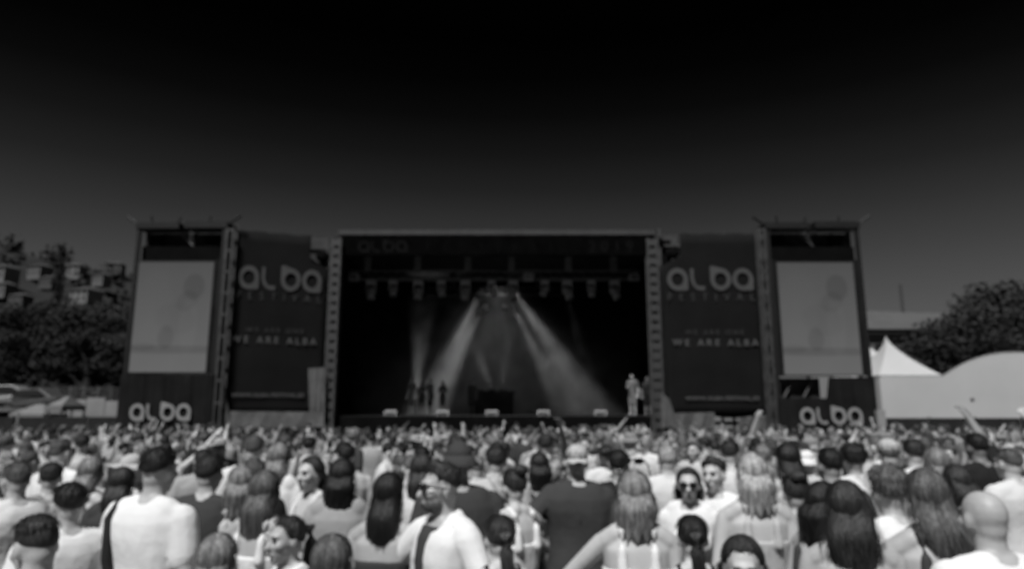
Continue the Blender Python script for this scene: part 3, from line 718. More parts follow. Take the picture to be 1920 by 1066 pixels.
for x in (.03, L-.07): MB().add([(x+.06, .08, .1), (x+.10, .08, .1), (x+6.3, 9.9, .1), (x+6.26, 9.9, .1), (x+.06, .08, he-.04), (x+.10, .08, he-.04), (x+6.3, 9.9, he-.04), (x+6.26, 9.9, he-.04)], [(3,2,1,0),(4,5,6,7),(0,1,5,4),(1,2,6,5),(2,3,7,6),(3,0,4,7)]).build('side_panel', m_tent, mq)
pv_ = at(1823, 748, YP); MB().ball((pv_.x-pa.x, 0, pv_.z-GS), (.12, .04, .09)).build('vent', mat('vent_grey', .12), mq)
# building behind
YBd = 72
a, b = at(1600, 620, YBd), at(1850, 620, YBd); zr = Z(566, YBd); ze = Z(617, YBd); W = b.x-a.x
bd = thing('pale_building', 'grey building with a broad hipped roof behind the white tents', 'building', (a.x, YBd, GS))
MB().box((.6, .6, 0), (W-.6, 14, ze-GS-.5)).build('wall', mat('building_wall_grey', .11, .9, .2, .8, .2, 4), bd)
MB().box((0, 0, ze-GS-.5), (W, 14.6, ze-GS)).build('eave', mat('eave_black', .012, .8), bd)
h0, h1 = ze-GS+.003, zr-GS
rf = MB().add([(-.2, -.2, h0), (W+.2, -.2, h0), (W+.2, 14.8, h0), (-.2, 14.8, h0), (W*.1, 6, h1), (W*.93, 6, h1-.35)], [(0,1,5,4),(1,2,5),(2,3,4,5),(3,0,4),(3,2,1,0)]).build('roof', mat('grey_roof_sheet', .075, .8, .1, .6, .2, 2), bd)
pc = at(1688, 533, YBd+6); MB().tube([(pc.x-a.x, 6, h1-.3), (pc.x-a.x, 6, pc.z-GS)], .17, 10).build('chimney', mat('chimney_grey', .055), rf)
for k in range(9):
    x = 1.5+k*(W-3)/8-.5; f = MB().box((x-.05, .55, ze-GS-3.2), (x+1.05, .598, ze-GS-1.4)).build('window', m_hwall[0], bd); MB().box((x, .53, ze-GS-3.15), (x+1, .549, ze-GS-1.45)).build('pane', m_win, f)

# ------------------------------------------------------------------ people
def pal(name, vals, **k): return [mat('%s_%s' % (name, s), v, **k) for s, v in vals]
SKIN = pal('skin', [('pale', .50), ('fair', .44), ('tan', .37), ('olive', .29), ('brown', .19), ('dark', .09)], rough=.5, amp=.08, scale=14, bump=.05, bscale=60, spec=.35)
def hair_mat(name, v):
    m = mat('hair_'+name, v, rough=.5, amp=.55, scale=9, bump=.5, bscale=14, spec=.35, stretch=(7, 7, .7)); n, l = m.node_tree.nodes, m.node_tree.links; b = n['Principled BSDF']
    src = b.inputs['Base Color'].links[0].from_socket; a = n.new('ShaderNodeAttribute'); a.attribute_name = 'tone'
    k = n.new('ShaderNodeMath'); k.operation = 'ADD'; k.inputs[1].default_value = 1; l.new(a.outputs['Fac'], k.inputs[0])
    k2 = n.new('ShaderNodeMath'); k2.operation = 'MULTIPLY'; l.new(k.outputs[0], k2.inputs[0]); l.new(src, k2.inputs[1]); l.new(k2.outputs[0], b.inputs['Base Color']); return m
HAIR = {'black': hair_mat('black', .010), 'dark': hair_mat('dark', .024), 'brown': hair_mat('brown', .085), 'lightbrown': hair_mat('lightbrown', .18), 'blonde': hair_mat('blonde', .33), 'grey': hair_mat('grey', .13)}
def cloth_mat(name, v, amp=.06): return mat('cloth_'+name, v, rough=.9, amp=amp, scale=5, bump=.7, bscale=7, spec=.15)
CLOTH = {'white': cloth_mat('white', .68), 'offwhite': cloth_mat('offwhite', .58), 'pale': cloth_mat('pale', .42), 'light': cloth_mat('light', .3), 'mid': cloth_mat('mid', .2), 'grey': cloth_mat('grey', .12), 'charcoal': cloth_mat('charcoal', .045), 'black': cloth_mat('black', .015)}
def pattern(name, kind, a, b, sc):
    m = cloth_mat(name, .5); n, l = m.node_tree.nodes, m.node_tree.links; bs = n['Principled BSDF']
    tc = n.new('ShaderNodeTexCoord')
    if kind == 'stripe': t = n.new('ShaderNodeTexWave'); t.bands_direction = 'Z'; t.inputs['Scale'].default_value = sc
    else: t = n.new('ShaderNodeTexVoronoi'); t.inputs['Scale'].default_value = sc
    l.new(tc.outputs['Object'], t.inputs['Vector']); r = n.new('ShaderNodeValToRGB'); r.color_ramp.interpolation = 'CONSTANT'
    r.color_ramp.elements[0].color = (a, a, a, 1); r.color_ramp.elements[1].color = (b, b, b, 1); r.color_ramp.elements[1].position = .42
    l.new(t.outputs[0], r.inputs[0]); l.new(r.outputs[0], bs.inputs['Base Color']); CLOTH[name] = m
pattern('striped', 'stripe', .08, .45, 5); pattern('print', 'blob', .1, .4, 14); pattern('darkprint', 'blob', .16, .03, 16)
m_eye = mat('eye_dark', .045, .4); m_lip = mat('lip', .14, .5); m_darkglass = mat('sunglass_lens', .008, .08, spec=.8)
m_denim = mat('denim', .09, .9, .2, 8)

SH = {'m': .185, 'f': .158}
ARMS = {'down': ((.07, -.03, -.29), (.0, .08, -.25)), 'out': ((.13, -.02, -.26), (.05, .10, -.22)), 'bent': ((.07, -.05, -.28), (-.10, .22, .05)), 'raised': ((.10, .04, .28), (.02, .05, .26)), 'vee': ((.2, .02, .22), (.10, .03, .24)),
        'raisedbent': ((.22, .04, .18), (-.09, .04, .25)), 'akimbo': ((.19, -.09, -.20), (-.17, .12, -.13)), 'phone': ((.06, .22, -.08), (-.06, .10, .24)), 'point': ((.08, .2, .2), (.02, .16, .2)),
        'halfup': ((.17, .12, .03), (.0, .08, .25)), 'head': ((.24, .02, .14), (-.2, -.02, .14)), 'front': ((.05, .12, -.26), (-.12, .23, .02)), 'reach': ((.20, .06, -.2), (.19, .12, -.12)), 'back': ((.12, -.14, -.22), (.02, -.05, -.26))}
def arm_pts(sex, side, pose):
    s = Vector((SH[sex], -.005, 1.425 if sex == 'm' else 1.41)); e, w = (Vector(q) for q in ARMS[pose]); up = e.z > .05
    if up: s = s + Vector((-.01, 0, .035))
    E = s + e.normalized()*.30; W = E + w.normalized()*.26
    f = lambda p: Vector((p.x*side, p.y, p.z))
    return [f(s), f(E), f(W)]
def head_matrix(sex, yaw, pitch, roll=0):    # head frame: +Y out of the face
    z = 1.625 if sex == 'm' else 1.615
    return Matrix.Translation((0, .022, z-.006)) @ Euler((pitch, roll, yaw)).to_matrix().to_4x4() @ Matrix.Translation((0, .012, .012)) @ Matrix.Scale(.92, 4)
TORSO = {'m': [(.80, .155, .105, 0), (.90, .168, .118, -.005), (1.0, .155, .112, 0), (1.10, .152, .108, 0), (1.22, .168, .115, 0), (1.33, .182, .120, 0), (1.41, .185, .108, -.005), (1.455, .15, .088, -.005), (1.485, .10, .07, 0), (1.51, .062, .06, .005)],
         'f': [(.80, .165, .112, 0), (.90, .175, .120, -.01), (1.0, .142, .104, 0), (1.08, .124, .094, 0), (1.2, .140, .104, 0), (1.31, .155, .112, .002), (1.39, .158, .098, -.005), (1.44, .125, .078, -.005), (1.475, .082, .06, 0), (1.50, .052, .052, .005)]}
def torso_rings(sex, grow=0, zmin=.8, zmax=1.6, wide=1.0, loose=0):
    out = []
    for z, rx, ry, cy in TORSO[sex]:
        if z < zmin-.001 or z > zmax+.001: continue
        k = loose*max(0, (1.25-z)/.4); out.append(ering(z, rx*wide+grow+k, ry*wide+grow+k, 0, cy))
    return out
def body_mesh(sex='m', arms=('down', 'down'), yaw=0, pitch=0, roll=0, wide=1.0, voxel=.0095, dec=None, face=True):
    mb = MB(); HM = head_matrix(sex, yaw, pitch, roll)
    mb.loft(torso_rings(sex, wide=wide))
    if sex == 'f':
        for s in (-1, 1): mb.ball((s*.07, .095, 1.27), (.062, .06, .062))
    else:
        for s in (-1, 1): mb.ball((s*.08, .08, 1.32), (.075, .042, .055)); mb.ball((s*.085, -.078, 1.36), (.07, .034, .085))
    nr = .056 if sex == 'm' else .046
    mb.add(*captube([(0, -.01, 1.42), (0, .005, 1.50), tuple(HM @ Vector((0, -.02, -.055)))], [nr*1.15, nr, nr*.95]))
    for s in (-1, 1): mb.add(*captube([(s*.03, -.02, 1.49), (s*SH[sex]*.6, -.022, 1.452), (s*SH[sex]*.92, -.012, 1.43 if sex == 'm' else 1.418)], [.045, .048, .048]))
    def H(c, r, n=14, m=9):
        V, Fc = ellipsoid(c, r, n, m); mb.add([HM @ Vector(v) for v in V], Fc)
    hs = 1.0 if sex == 'm' else .95
    for c, r in (((0, -.012, .03), (.076, .094, .090)), ((0, .03, -.042), (.058, .062, .068)), ((0, .055, -.092), (.030, .030, .026)), ((0, .074, .034), (.052, .024, .016)),
                 ((.036, .058, -.016), (.030, .032, .028)), ((-.036, .058, -.016), (.030, .032, .028)), ((0, -.03, -.03), (.06, .065, .06)),
                 ((.078, -.008, -.006), (.012, .022, .033)), ((-.078, -.008, -.006), (.012, .022, .033)), ((0, .085, -.062), (.024, .012, .011))):
        H(tuple(q*hs for q in c), tuple(q*hs for q in r))
    V, Fc = captube([(0, .088*hs, .018), (0, .112*hs, -.026)], [.010, .016]); mb.add([HM @ Vector(v) for v in V], Fc)
    for s, pose in ((1, arms[0]), (-1, arms[1])):
        S_, E, W = arm_pts(sex, s, pose); k = (1 if sex == 'm' else .84)*(.5+.5*wide)
        mb.add(*captube([S_, S_.lerp(E, .3), E], [.058*k, .054*k, .041*k])); mb.add(*captube([E, E.lerp(W, .3), W], [.042*k, .044*k, .029*k]))
        d = (W-E).normalized(); sd_ = d.cross(Vector((0, 1, 0)) if abs(d.y) < .8 else Vector((0, 0, 1))).normalized(); nm = sd_.cross(d).normalized()
        if nm.y < 0: nm = -nm
        P = W + d*.055
        rings = []
        for t, w_, th in ((-.05, .024, .022), (-.01, .034, .018), (.025, .042, .017), (.045, .038, .014)):
            c = P + d*t; rings.append([c + sd_*w_*math.cos(a)+nm*th*math.sin(a) for a in [2*math.pi*i/12 for i in range(12)]])
        mb.loft(rings)
        for i, (o_, ln) in enumerate(((-.034, .060), (-.012, .074), (.011, .079), (.033, .070))):
            b = P + d*.03 + sd_*o_; v1 = (d + sd_*o_*3.5 + nm*.12).normalized(); m1 = b + v1*ln*.55; v2 = (v1 + nm*.55).normalized()
            mb.add(*captube([b, m1, m1+v2*ln*.5], [.0095, .009, .0078], 8))
        tb = P - d*.02 + sd_*.03*s*-1*1; tv = (d*.6 + sd_*-s*.75 + nm*.3).normalized()
        mb.add(*captube([tb, tb+tv*.04, tb+tv*.04+(tv+d*.7).normalized()*.032], [.012, .0105, .009], 8))
    for s in (-1, 1):
        mb.add(*captube([(s*.09, 0, .86), (s*.10, .01, .48), (s*.105, -.01, .10)], [.088, .058, .042])); mb.add(*captube([(s*.105, -.03, .05), (s*.115, .15, .04)], [.045, .036]))
    me = remesh(mb.V, mb.F, voxel, 2, dec); me.name = 'person'; me.materials.clear()
    for m in (SKIN[1], m_eye, m_lip): me.materials.append(m)
    ex = []
    for s in (-1, 1):
        for c, r in (((s*.033, .086, .013), (.0125, .007, .005)), ((s*.034, .094, .036), (.019, .006, .0035))):
            V, Fc = ellipsoid(tuple(q*hs for q in c), r, 8, 5); ex.append(([HM @ Vector(v) for v in V], Fc, 1))
    V, Fc = ellipsoid((0, .096*hs, -.062*hs), (.022, .006, .006), 8, 5); ex.append(([HM @ Vector(v) for v in V], Fc, 2))
    append_geo(me, ex); return me
def top_mesh(sex, arms, kind, wide=1.0, voxel=.013, dec=.5):
    mb = MB(); fold = (.018, 7)
    if kind in ('tee', 'shirt', 'longsleeve'):
        g = .016 if kind == 'tee' else .022
        mb.loft(torso_rings(sex, g, .86, 1.49 if kind != 'shirt' else 1.48, wide, .012))
        if sex == 'f':
            for s in (-1, 1): mb.ball((s*.07, .098, 1.27), (.074, .07, .074))
        for s in (-1, 1): mb.add(*captube([(s*.04, -.012, 1.475), (s*SH[sex]*.7, -.02, 1.447)], [.055, .066]))
        for s, pose in ((1, arms[0]), (-1, arms[1])):
            S_, E, W = arm_pts(sex, s, pose); k = 1 if sex == 'm' else .86
            if kind == 'longsleeve' or kind == 'shirt': mb.add(*captube([S_, S_.lerp(E, .4), E], [.075*k, .068*k, .062*k])); mb.add(*captube([E, E.lerp(W, .5), E.lerp(W, .93)], [.062*k, .055*k, .046*k]))
            else: mb.add(*captube([S_, S_.lerp(E, .35), S_.lerp(E, .62)], [.074*k, .072*k, .070*k]))
        if kind == 'shirt':
            for s in (-1, 1): mb.add(*captube([(s*.062, -.035, 1.50), (s*.078, .03, 1.485), (s*.05, .105, 1.40)], [.022, .026, .018]))
            mb.add(*captube([(-.062, -.035, 1.505), (0, -.062, 1.515), (.062, -.035, 1.505)], [.022, .026, .022]))
    elif kind in ('tank', 'halter', 'bandeau'):
        mb.loft(torso_rings(sex, .009, .86 if kind == 'tank' else 1.08, 1.31, wide, .006))
        for s in (-1, 1):
            if sex == 'f': mb.ball((s*.07, .098, 1.27), (.070, .066, .070))
            if kind == 'tank':
                k = .88 if sex == 'f' else 1.15
                mb.add(*captube([(s*.085*k, .11, 1.29), (s*.088*k, .092, 1.40), (s*.084*k, .04, 1.48), (s*.082*k, -.02, 1.505), (s*.082*k, -.075, 1.47), (s*.084*k, -.103, 1.40), (s*.085*k, -.112, 1.29)], [.026, .021, .020, .020, .020, .021, .026]))
            if kind == 'halter': mb.add(*captube([(s*.07, .12, 1.31), (s*.055, .06, 1.44), (s*.045, -.03, 1.50), (0, -.055, 1.51)], [.014, .01, .01, .01], 8))
        fold = (.004, 9)
    me = remesh(mb.V, mb.F, voxel if kind in ('tee', 'shirt', 'longsleeve') else .0095, 1, dec, fold); me.name = kind; me.materials.clear(); me.materials.append(CLOTH['white']); return me
def bottoms_mesh(sex):
    mb = MB(); mb.loft(torso_rings(sex, .012, .8, 1.0))
    for s in (-1, 1): mb.add(*captube([(s*.09, 0, .86), (s*.10, .01, .48)], [.102, .078]))
    me = remesh(mb.V, mb.F, .02, 1, .6); me.name = 'shorts'; me.materials.clear(); me.materials.append(m_denim); return me

# hair and headwear, in the head frame
def cap_surface(thick, lim, nt=40, npz=12, jitter=.004, strand=.003, seed=0, front_up=0.0, c=(0, -.012, .03), r=(.076, .094, .090)):
    mb = MB(); rings = []
    for j in range(npz+1):
        ring = []
        for i in range(nt):
            th = 2*math.pi*i/nt; back = (1-math.cos(th))/2; side = abs(math.sin(th))
            L = lim(th)+.05*noise.noise(Vector((math.sin(th)*3, math.cos(th)*3, seed+5))); ph = .05+(L-.05)*j/npz
            t = thick*(1-(j/npz)**3*.9 if j < npz else -.5)*(1+front_up*max(0, math.cos(th))*math.sin(min(1, j/npz*1.3)*math.pi)**.7)
            nn = noise.noise(Vector((math.sin(th)*2.2+seed, math.cos(th)*2.2, ph*2.5)))*jitter*2 + math.sin(i*2.7+j*.6+seed)*strand
            d = Vector((math.sin(ph)*math.sin(th), math.sin(ph)*math.cos(th), math.cos(ph)))
            k = 1/math.sqrt((d.x/r[0])**2+(d.y/r[1])**2+(d.z/r[2])**2); rr = k+t+(nn if j < npz else 0)
            ring.append((c[0]+d.x*rr, c[1]+d.y*rr, c[2]+d.z*rr))
        rings.append(ring)
    mb.loft(rings); return mb
def lim_fn(front, side, back):
    def f(th):
        c = math.cos(th)
        if c > 0: t = max(0, min(1, (c-.25)/.6)); t = t*t*(3-2*t); return R(side+(front-side)*t)
        t = -c; return R(side+(back-side)*t)
    return f
def curtain(length, w0=.074, w1=.084, w2=.05, seed=0, lean=0.0, back=-.055, wave=.0):
    rings = []; nz = 16
    for j in range(nz+1):
        t = j/nz; z = .07-(length+.07)*t; w = w0+(w1-w0)*min(1, t*2.2) if t < .45 else w1+(w2-w1)*((t-.45)/.55)**1.4
        cy = back - .07*sst(.12, .45, t) + (.02 if length > .5 else 0)*sst(.6, 1, t); ry = .056-.032*t; cx = lean*t*t + wave*math.sin(t*9+seed)
        ring = []
        for k in range(30):
            a = 2*math.pi*k/30; f = 1+.045*math.sin(k*2.4+seed+t*1.5)+.03*math.sin(k*5.1+seed*2) + .12*noise.noise(Vector((k*.45, t*3, seed*3.3)))
            ring.append((cx+w*math.cos(a)*f, cy+ry*math.sin(a)*f, z + t*t*.05*math.sin(k*1.9+seed)))
        rings.append(ring)
    mb = MB(); mb.loft(rings[::-1]); return mb
LONG = {'long': (.31, .084, 0, 0), 'verylong': (.38, .084, 0, 0), 'bob': (.20, .094, 0, 0), 'wavy': (.34, .108, 0, .012), 'flow': (.42, .10, .12, 0)}
LIM = {'short': (56, 94, 122), 'fade': (54, 66, 80), 'crop': (54, 92, 116), 'quiff': (56, 88, 112), 'curly': (66, 105, 126)}
def add_strands(me, style, seed):            # loose locks lying over the hair, each a little lighter or darker
    rs = random.Random(seed*31+len(style)); lim = lim_fn(*LIM.get(style, (50, 104, 126))); c = (0, -.012, .03); r = (.076, .094, .090)
    n0 = len(me.vertices); V = []; Fc = []; tone = [0.0]*n0; lg = LONG.get(style)
    nst = 460 if lg else 320
    for q in range(nst):
        th = rs.uniform(0, 2*math.pi) if not lg or rs.random() < .3 else math.pi+rs.gauss(0, .75)
        ph0 = rs.uniform(.05, .9) if style != 'curly' else rs.uniform(.1, 1.6); L = lim(th)*rs.uniform(.9, 1.04); ph0 = min(ph0, L*.6)
        if not lg: L = min(L, ph0+rs.uniform(.35, .8))
        off = {'crop': .008, 'fade': .013, 'curly': .03}.get(style, .016)+rs.uniform(-.002, .006); pts = []
        sw = rs.uniform(-.25, .25); k = 6
        for j in range(k+1):
            ph = ph0+(L-ph0)*j/k; t2 = th+sw*j/k*.6
            d = Vector((math.sin(ph)*math.sin(t2), math.sin(ph)*math.cos(t2), math.cos(ph))); rr = 1/math.sqrt((d.x/r[0])**2+(d.y/r[1])**2+(d.z/r[2])**2)+off+(.012*j/k*rs.random() if not lg else 0)
            if style == 'curly': rr += rs.uniform(-.004, .014)
            pts.append(Vector(c)+d*rr)
        if lg and math.cos(th) < .35:
            ln, w1, lean, wv = lg; s = pts[-1]; zl = -ln*rs.uniform(.72, 1.12); kx = rs.uniform(.9, 1.15); fw = rs.uniform(-.012, .012); ph_ = rs.uniform(0, 6)
            for j in range(1, 10):
                t = j/9; z = s.z+(zl-s.z)*t; tt = max(0, min(1, (.07-z)/(ln+.07)))
                x = s.x*(1+(w1/.08-1)*min(1, tt*2))*kx*(1-.35*max(0, tt-.5)) + lean*tt*tt + fw*t + (wv+.004)*math.sin(t*7+ph_)
                y = s.y*(1-.45*tt) - .085*sst(.12, .5, tt) + .004*math.sin(t*5+ph_)
                pts.append(Vector((x, y, z)))
        w = rs.uniform(.0014, .0032); tv = rs.choice([-.45, -.3, -.1, 0, .15, .35]); b = n0+len(V)
        for j, p in enumerate(pts):
            d = (pts[min(j+1, len(pts)-1)]-pts[max(j-1, 0)]).normalized(); nrm = Vector((p.x, p.y+.03, max(0, p.z)*.8)); sd_ = d.cross(nrm); sd_ = sd_.normalized() if sd_.length > 1e-5 else Vector((1, 0, 0))
            ww = w*(1-.7*j/len(pts)); V += [p-sd_*ww, p+sd_*ww]; tone += [tv, tv]
            if j: Fc.append((b+2*j-2, b+2*j-1, b+2*j+1, b+2*j))
    vs = [v.co[:] for v in me.vertices]+[tuple(v) for v in V]; fs = [tuple(p.vertices) for p in me.polygons]+Fc
    out = mesh_from('hair', vs, fs, HAIR['dark'], True); a_ = out.attributes.new('tone', 'FLOAT', 'POINT'); a_.data.foreach_set('value', np.array(tone, 'f')); return out
def hair_geo(style, seed=0):
    if style == 'short': return cap_surface(.014, lim_fn(56, 94, 122), seed=seed, front_up=.3, jitter=.005)
    if style == 'crop': return cap_surface(.006, lim_fn(54, 92, 116), seed=seed, jitter=.002)
    if style == 'fade': return cap_surface(.012, lim_fn(54, 68, 88), seed=seed, front_up=.6, jitter=.006).add(*(lambda q: (q.V, q.F))(cap_surface(.003, lim_fn(54, 92, 116), seed=seed, jitter=.001, strand=.001)))
    if style == 'quiff': return cap_surface(.016, lim_fn(56, 88, 112), seed=seed, front_up=1.4, jitter=.008)
    if style == 'curly':
        m = cap_surface(.032, lim_fn(66, 105, 126), nt=46, npz=16, seed=seed, jitter=.012, strand=.006); return m
    base = cap_surface(.014, lim_fn(50, 104, 126), seed=seed, front_up=-.2)
    if style == 'long': m = curtain(.31, seed=seed)
    elif style == 'verylong': m = curtain(.38, w0=.076, w1=.084, w2=.04, seed=seed)
    elif style == 'bob': m = curtain(.20, w0=.08, w1=.094, w2=.08, seed=seed)
    elif style == 'wavy': m = curtain(.34, w0=.08, w1=.108, w2=.065, seed=seed, wave=.012)
    elif style == 'flow': m = curtain(.42, w0=.078, w1=.10, w2=.085, seed=seed, lean=.12)
    elif style == 'pony':
        m = MB(); m.add(*captube([(0, -.095, .05), (0, -.15, .05), (0, -.165, -.03), (.01, -.15, -.14), (.01, -.135, -.24)], [.028, .034, .04, .034, .014], 12))
    elif style == 'bun': m = MB(); m.ball((0, -.085, .125), (.05, .05, .045), 14, 9); m.ball((.02, -.10, .13), (.035, .035, .035), 12, 8)
    elif style == 'topbun': m = MB(); m.ball((0, -.02, .155), (.045, .045, .04), 14, 9)
    base.add(m.V, m.F); return base
def hat_geo(kind):
    if kind in ('cap', 'backcap'):
        m = cap_surface(.020, lambda th: R(88), nt=32, npz=9, jitter=0, strand=0); s = -1 if kind == 'backcap' else 1
        rings = []
        for t in range(6):
            y = s*(.07+.115*t/5); w = .085*math.sqrt(max(.05, 1-(t/5.6)**2)); z = .045-.02*t/5
            rings.append([(-w, y, z-.012), (-w*.5, y, z), (0, y, z+.004), (w*.5, y, z), (w, y, z-.012), (w, y, z-.018), (0, y, z-.004), (-w, y, z-.018)])
        m.loft(rings); return m
    if kind == 'bucket':
        m = cap_surface(.024, lambda th: R(84), nt=32, npz=8, jitter=.002, strand=0)
        rg = []
        for r_, z in ((.098, .062), (.115, .03), (.145, .0), (.143, -.006), (.112, .022), (.09, .05)): rg.append([(r_*math.sin(a)*.9, -.012+r_*math.cos(a)*1.05, z) for a in [2*math.pi*k/32 for k in range(32)]])
        m.loft(rg[::-1]); return m
    if kind == 'straw':
        m = cap_surface(.026, lambda th: R(80), nt=32, npz=8, jitter=.001, strand=0); rg = []
        for r_, z in ((.098, .062), (.14, .055), (.21, .045+.0), (.209, .039), (.139, .049), (.09, .055)): rg.append([(r_*math.sin(a)*.95, -.012+r_*math.cos(a), z+.02*math.cos(2*a)*(r_ > .2)) for a in [2*math.pi*k/32 for k in range(32)]])
        m.loft(rg[::-1]); return m
    if kind == 'headband':
        m = MB(); rg = []
        for dz, k in ((-.009, 1.0), (.009, 1.0), (.009, .9), (-.009, .9)):
            rg.append([((.076+.017)*k*math.sin(a), -.012+(.094+.017)*k*math.cos(a), .055+dz+.01*math.cos(a)) for a in [2*math.pi*q/32 for q in range(32)]])
        m.loft(rg); return m
    if kind in ('glasses', 'glassesup'):
        m = MB(); up = kind == 'glassesup'
        T = (Matrix.Translation((0, -.055, .105)) @ Matrix.Rotation(R(38), 4, 'X')) if up else Matrix()
        def ad(V, Fc): m.add([T @ Vector(v) for v in V], Fc)
        for s in (-1, 1):
            ad(*ellipsoid((s*.035, .103, .012), (.029, .007, .023), 16, 8)); ad(*tube([(s*.062, .098, .02), (s*.08, .06, .02), (s*.084, -.01, .012)], .004, 6))
        ad(*tube([(-.012, .112, .018), (.012, .112, .018)], .0035, 6)); return m
HM_CACHE = {}
def hair_me(style, seed=0):
    k = (style, seed)
    if k not in HM_CACHE: HM_CACHE[k] = add_strands(hair_geo(style, seed).mesh('hair', HAIR['dark'], True), style, seed)
    return HM_CACHE[k]
def hat_me(kind):
    if kind not in HM_CACHE: HM_CACHE[kind] = hat_geo(kind).mesh(kind, CLOTH['white'], True)
    return HM_CACHE[kind]
BOT = {s: bottoms_mesh(s) for s in 'mf'}
PROTO = {}
def proto(sex, arms, yaw, pitch, kind, wide=1.0, hero=False, roll=0):
    k = (sex, arms, yaw, pitch, wide, roll)
    if k not in PROTO: PROTO[k] = {'body': body_mesh(sex, arms, yaw, pitch, roll, wide, .0095, .62 if hero else .34), 'head': head_matrix(sex, yaw, pitch, roll), 'tops': {}}
    if kind and kind not in PROTO[k]['tops']: PROTO[k]['tops'][kind] = top_mesh(sex, arms, kind, wide)
    return PROTO[k]
def setmat(o, m, i=0): o.material_slots[i].link = 'OBJECT'; o.material_slots[i].material = m
TOPNAME = {'tee': 't_shirt', 'shirt': 'open_shirt', 'longsleeve': 'jumper', 'tank': 'tank_top', 'halter': 'halter_top', 'bandeau': 'crop_top'}
def place(x, y, z, scale, rz, P, kind, skin, hairstyle, haircol, topcol, label, hat=None, hatcol=None, glasses=None, group='festival crowd', mirror=False, seed=0, extra=None, botcol=None, tilt=(0, 0)):
    o = bpy.data.objects.new('person', P['body']); COL.objects.link(o); o.location = (x, y, z); o.rotation_euler = (tilt[0], tilt[1], rz)
    o.scale = (scale*(-1 if mirror else 1), scale, scale); setmat(o, SKIN[skin]); tag(o, label, 'person', group)
    hs = 1.0 if P['sex'] == 'm' else .95
    HMx = P['head'] @ Matrix.Scale(hs, 4)
    if hairstyle:
        h = link('hair', hair_me(hairstyle, seed), o, mw=HMx); setmat(h, HAIR[haircol])
    if kind: t = link(TOPNAME[kind], P['tops'][kind], o); setmat(t, CLOTH[topcol])
    b = link('shorts', BOT[P['sex']], o)
    if botcol: setmat(b, botcol)
    if hat: c = link({'cap': 'cap', 'backcap': 'cap', 'bucket': 'bucket_hat', 'straw': 'straw_hat', 'headband': 'headband'}[hat], hat_me(hat), o, mw=HMx); setmat(c, CLOTH[hatcol])
    if glasses: g = link('sunglasses', hat_me(glasses), o, mw=HMx); setmat(g, m_darkglass)
    return o
def P_(sex, arms=('down', 'down'), yaw=0, pitch=0, kind='tee', wide=1.0, hero=False, roll=0):
    p = proto(sex, arms, yaw, pitch, kind, wide, hero, roll); p['sex'] = sex; return p
TAKEN = []
def hero(u, v, D, face, sex, arms, kind, skin, hs, hc, tc, label, yaw=0, pitch=0, wide=1.0, roll=0, **k):
    # (u, v): middle of the head in the photograph; face: degrees turned from looking at the stage, + = to the left
    D *= 1.12; P = P_(sex, arms, R(yaw), R(pitch), kind, wide, True, R(roll)); p = at(u, v, D); hz = 1.64 if sex == 'm' else 1.63
    g = gz(D); s = (p.z-g)/hz; s = max(.86, min(1.12, s)); z = p.z - hz*s
    TAKEN.append((p.x, D)); return place(p.x, D, min(z, g) if abs(z-g) > .01 else z, s, R(face), P, kind, skin, hs, hc, tc, label, **k)
DD = ('down', 'down')
hero(1856, 972, 2.45, 4, 'm', DD, 'tee', 2, None, None, 'white', 'bald man in a white t-shirt seen from behind at the lower right corner', wide=1.12)
hero(76, 1022, 2.4, 62, 'm', DD, 'tee', 2, 'fade', 'dark', 'white', 'dark short haired man turned left at the bottom left corner, largest head there', pitch=-14, roll=0)
h3 = hero(290, 882, 3.4, -14, 'm', DD, 'tee', 2, 'quiff', 'black', 'white', 'man in a white t-shirt with a dark strap over his left shoulder, seen from behind', wide=1.08)
hero(388, 888, 4.0, -6, 'm', DD, 'tee', 2, 'short', 'dark', 'charcoal', 'dark haired man in a dark t-shirt right of the man with the strap')
hero(403, 1050, 2.55, 3, 'f', DD, 'tank', 1, 'long', 'lightbrown', 'pale', 'light brown haired woman with dark roots at the bottom edge before the strap man')
hero(548, 1008, 2.95, 135, 'f', DD, 'tank', 2, 'pony', 'dark', 'white', 'young woman with tied back dark hair looking left at the bottom edge')
hero(618, 1056, 2.4, -5, 'f', DD, 'tank', 2, 'long', 'brown', 'grey', 'brown haired head at the bottom edge right of the woman looking left')
hero(726, 925, 3.4, -8, 'f', ('down', 'down'), 'halter', 2, 'verylong', 'black', 'charcoal', 'bare backed woman with very long straight black hair')
h9 = hero(836, 912, 3.15, 128, 'm', ('reach', 'out'), 'shirt', 2, 'quiff', 'dark', 'white', 'bearded man in sunglasses and an open white shirt facing left', glasses='glasses', yaw=-12)
hero(862, 868, 3.9, 12, 'm', DD, 'tee', 3, None, None, 'charcoal', 'person in a dark bucket hat just behind the man in the open white shirt', hat='bucket', hatcol='charcoal', wide=1.1)
hero(1082, 866, 4.55, 0, 'm', ('down', 'akimbo'), 'tee', 2, 'crop', 'brown', 'charcoal', 'broad man in a dark t-shirt wearing a pale cap backwards', hat='backcap', hatcol='pale', wide=1.2)
hero(1190, 925, 3.1, -4, 'f', ('down', 'reach'), 'tank', 1, 'bob', 'lightbrown', 'white', 'woman in a white tank top with sunglasses pushed up on her light brown hair', glasses='glassesup')
hero(1291, 906, 4.2, 165, 'f', DD, 'tee', 1, 'bob', 'dark', 'white', 'woman with dark bob and round sunglasses facing the camera', glasses='glasses')
hero(1342, 888, 4.4, 140, 'm', DD, 'tee', 1, 'quiff', 'dark', 'white', 'man with dark quiff in a white t-shirt right of the woman in round sunglasses')
hero(1412, 888, 3.55, -2, 'f', ('bent', 'bent'), 'tank', 1, 'bob', 'blonde', 'pale', 'woman with bobbed fair hair and a dark headband seen from behind', hat='headband', hatcol='charcoal')
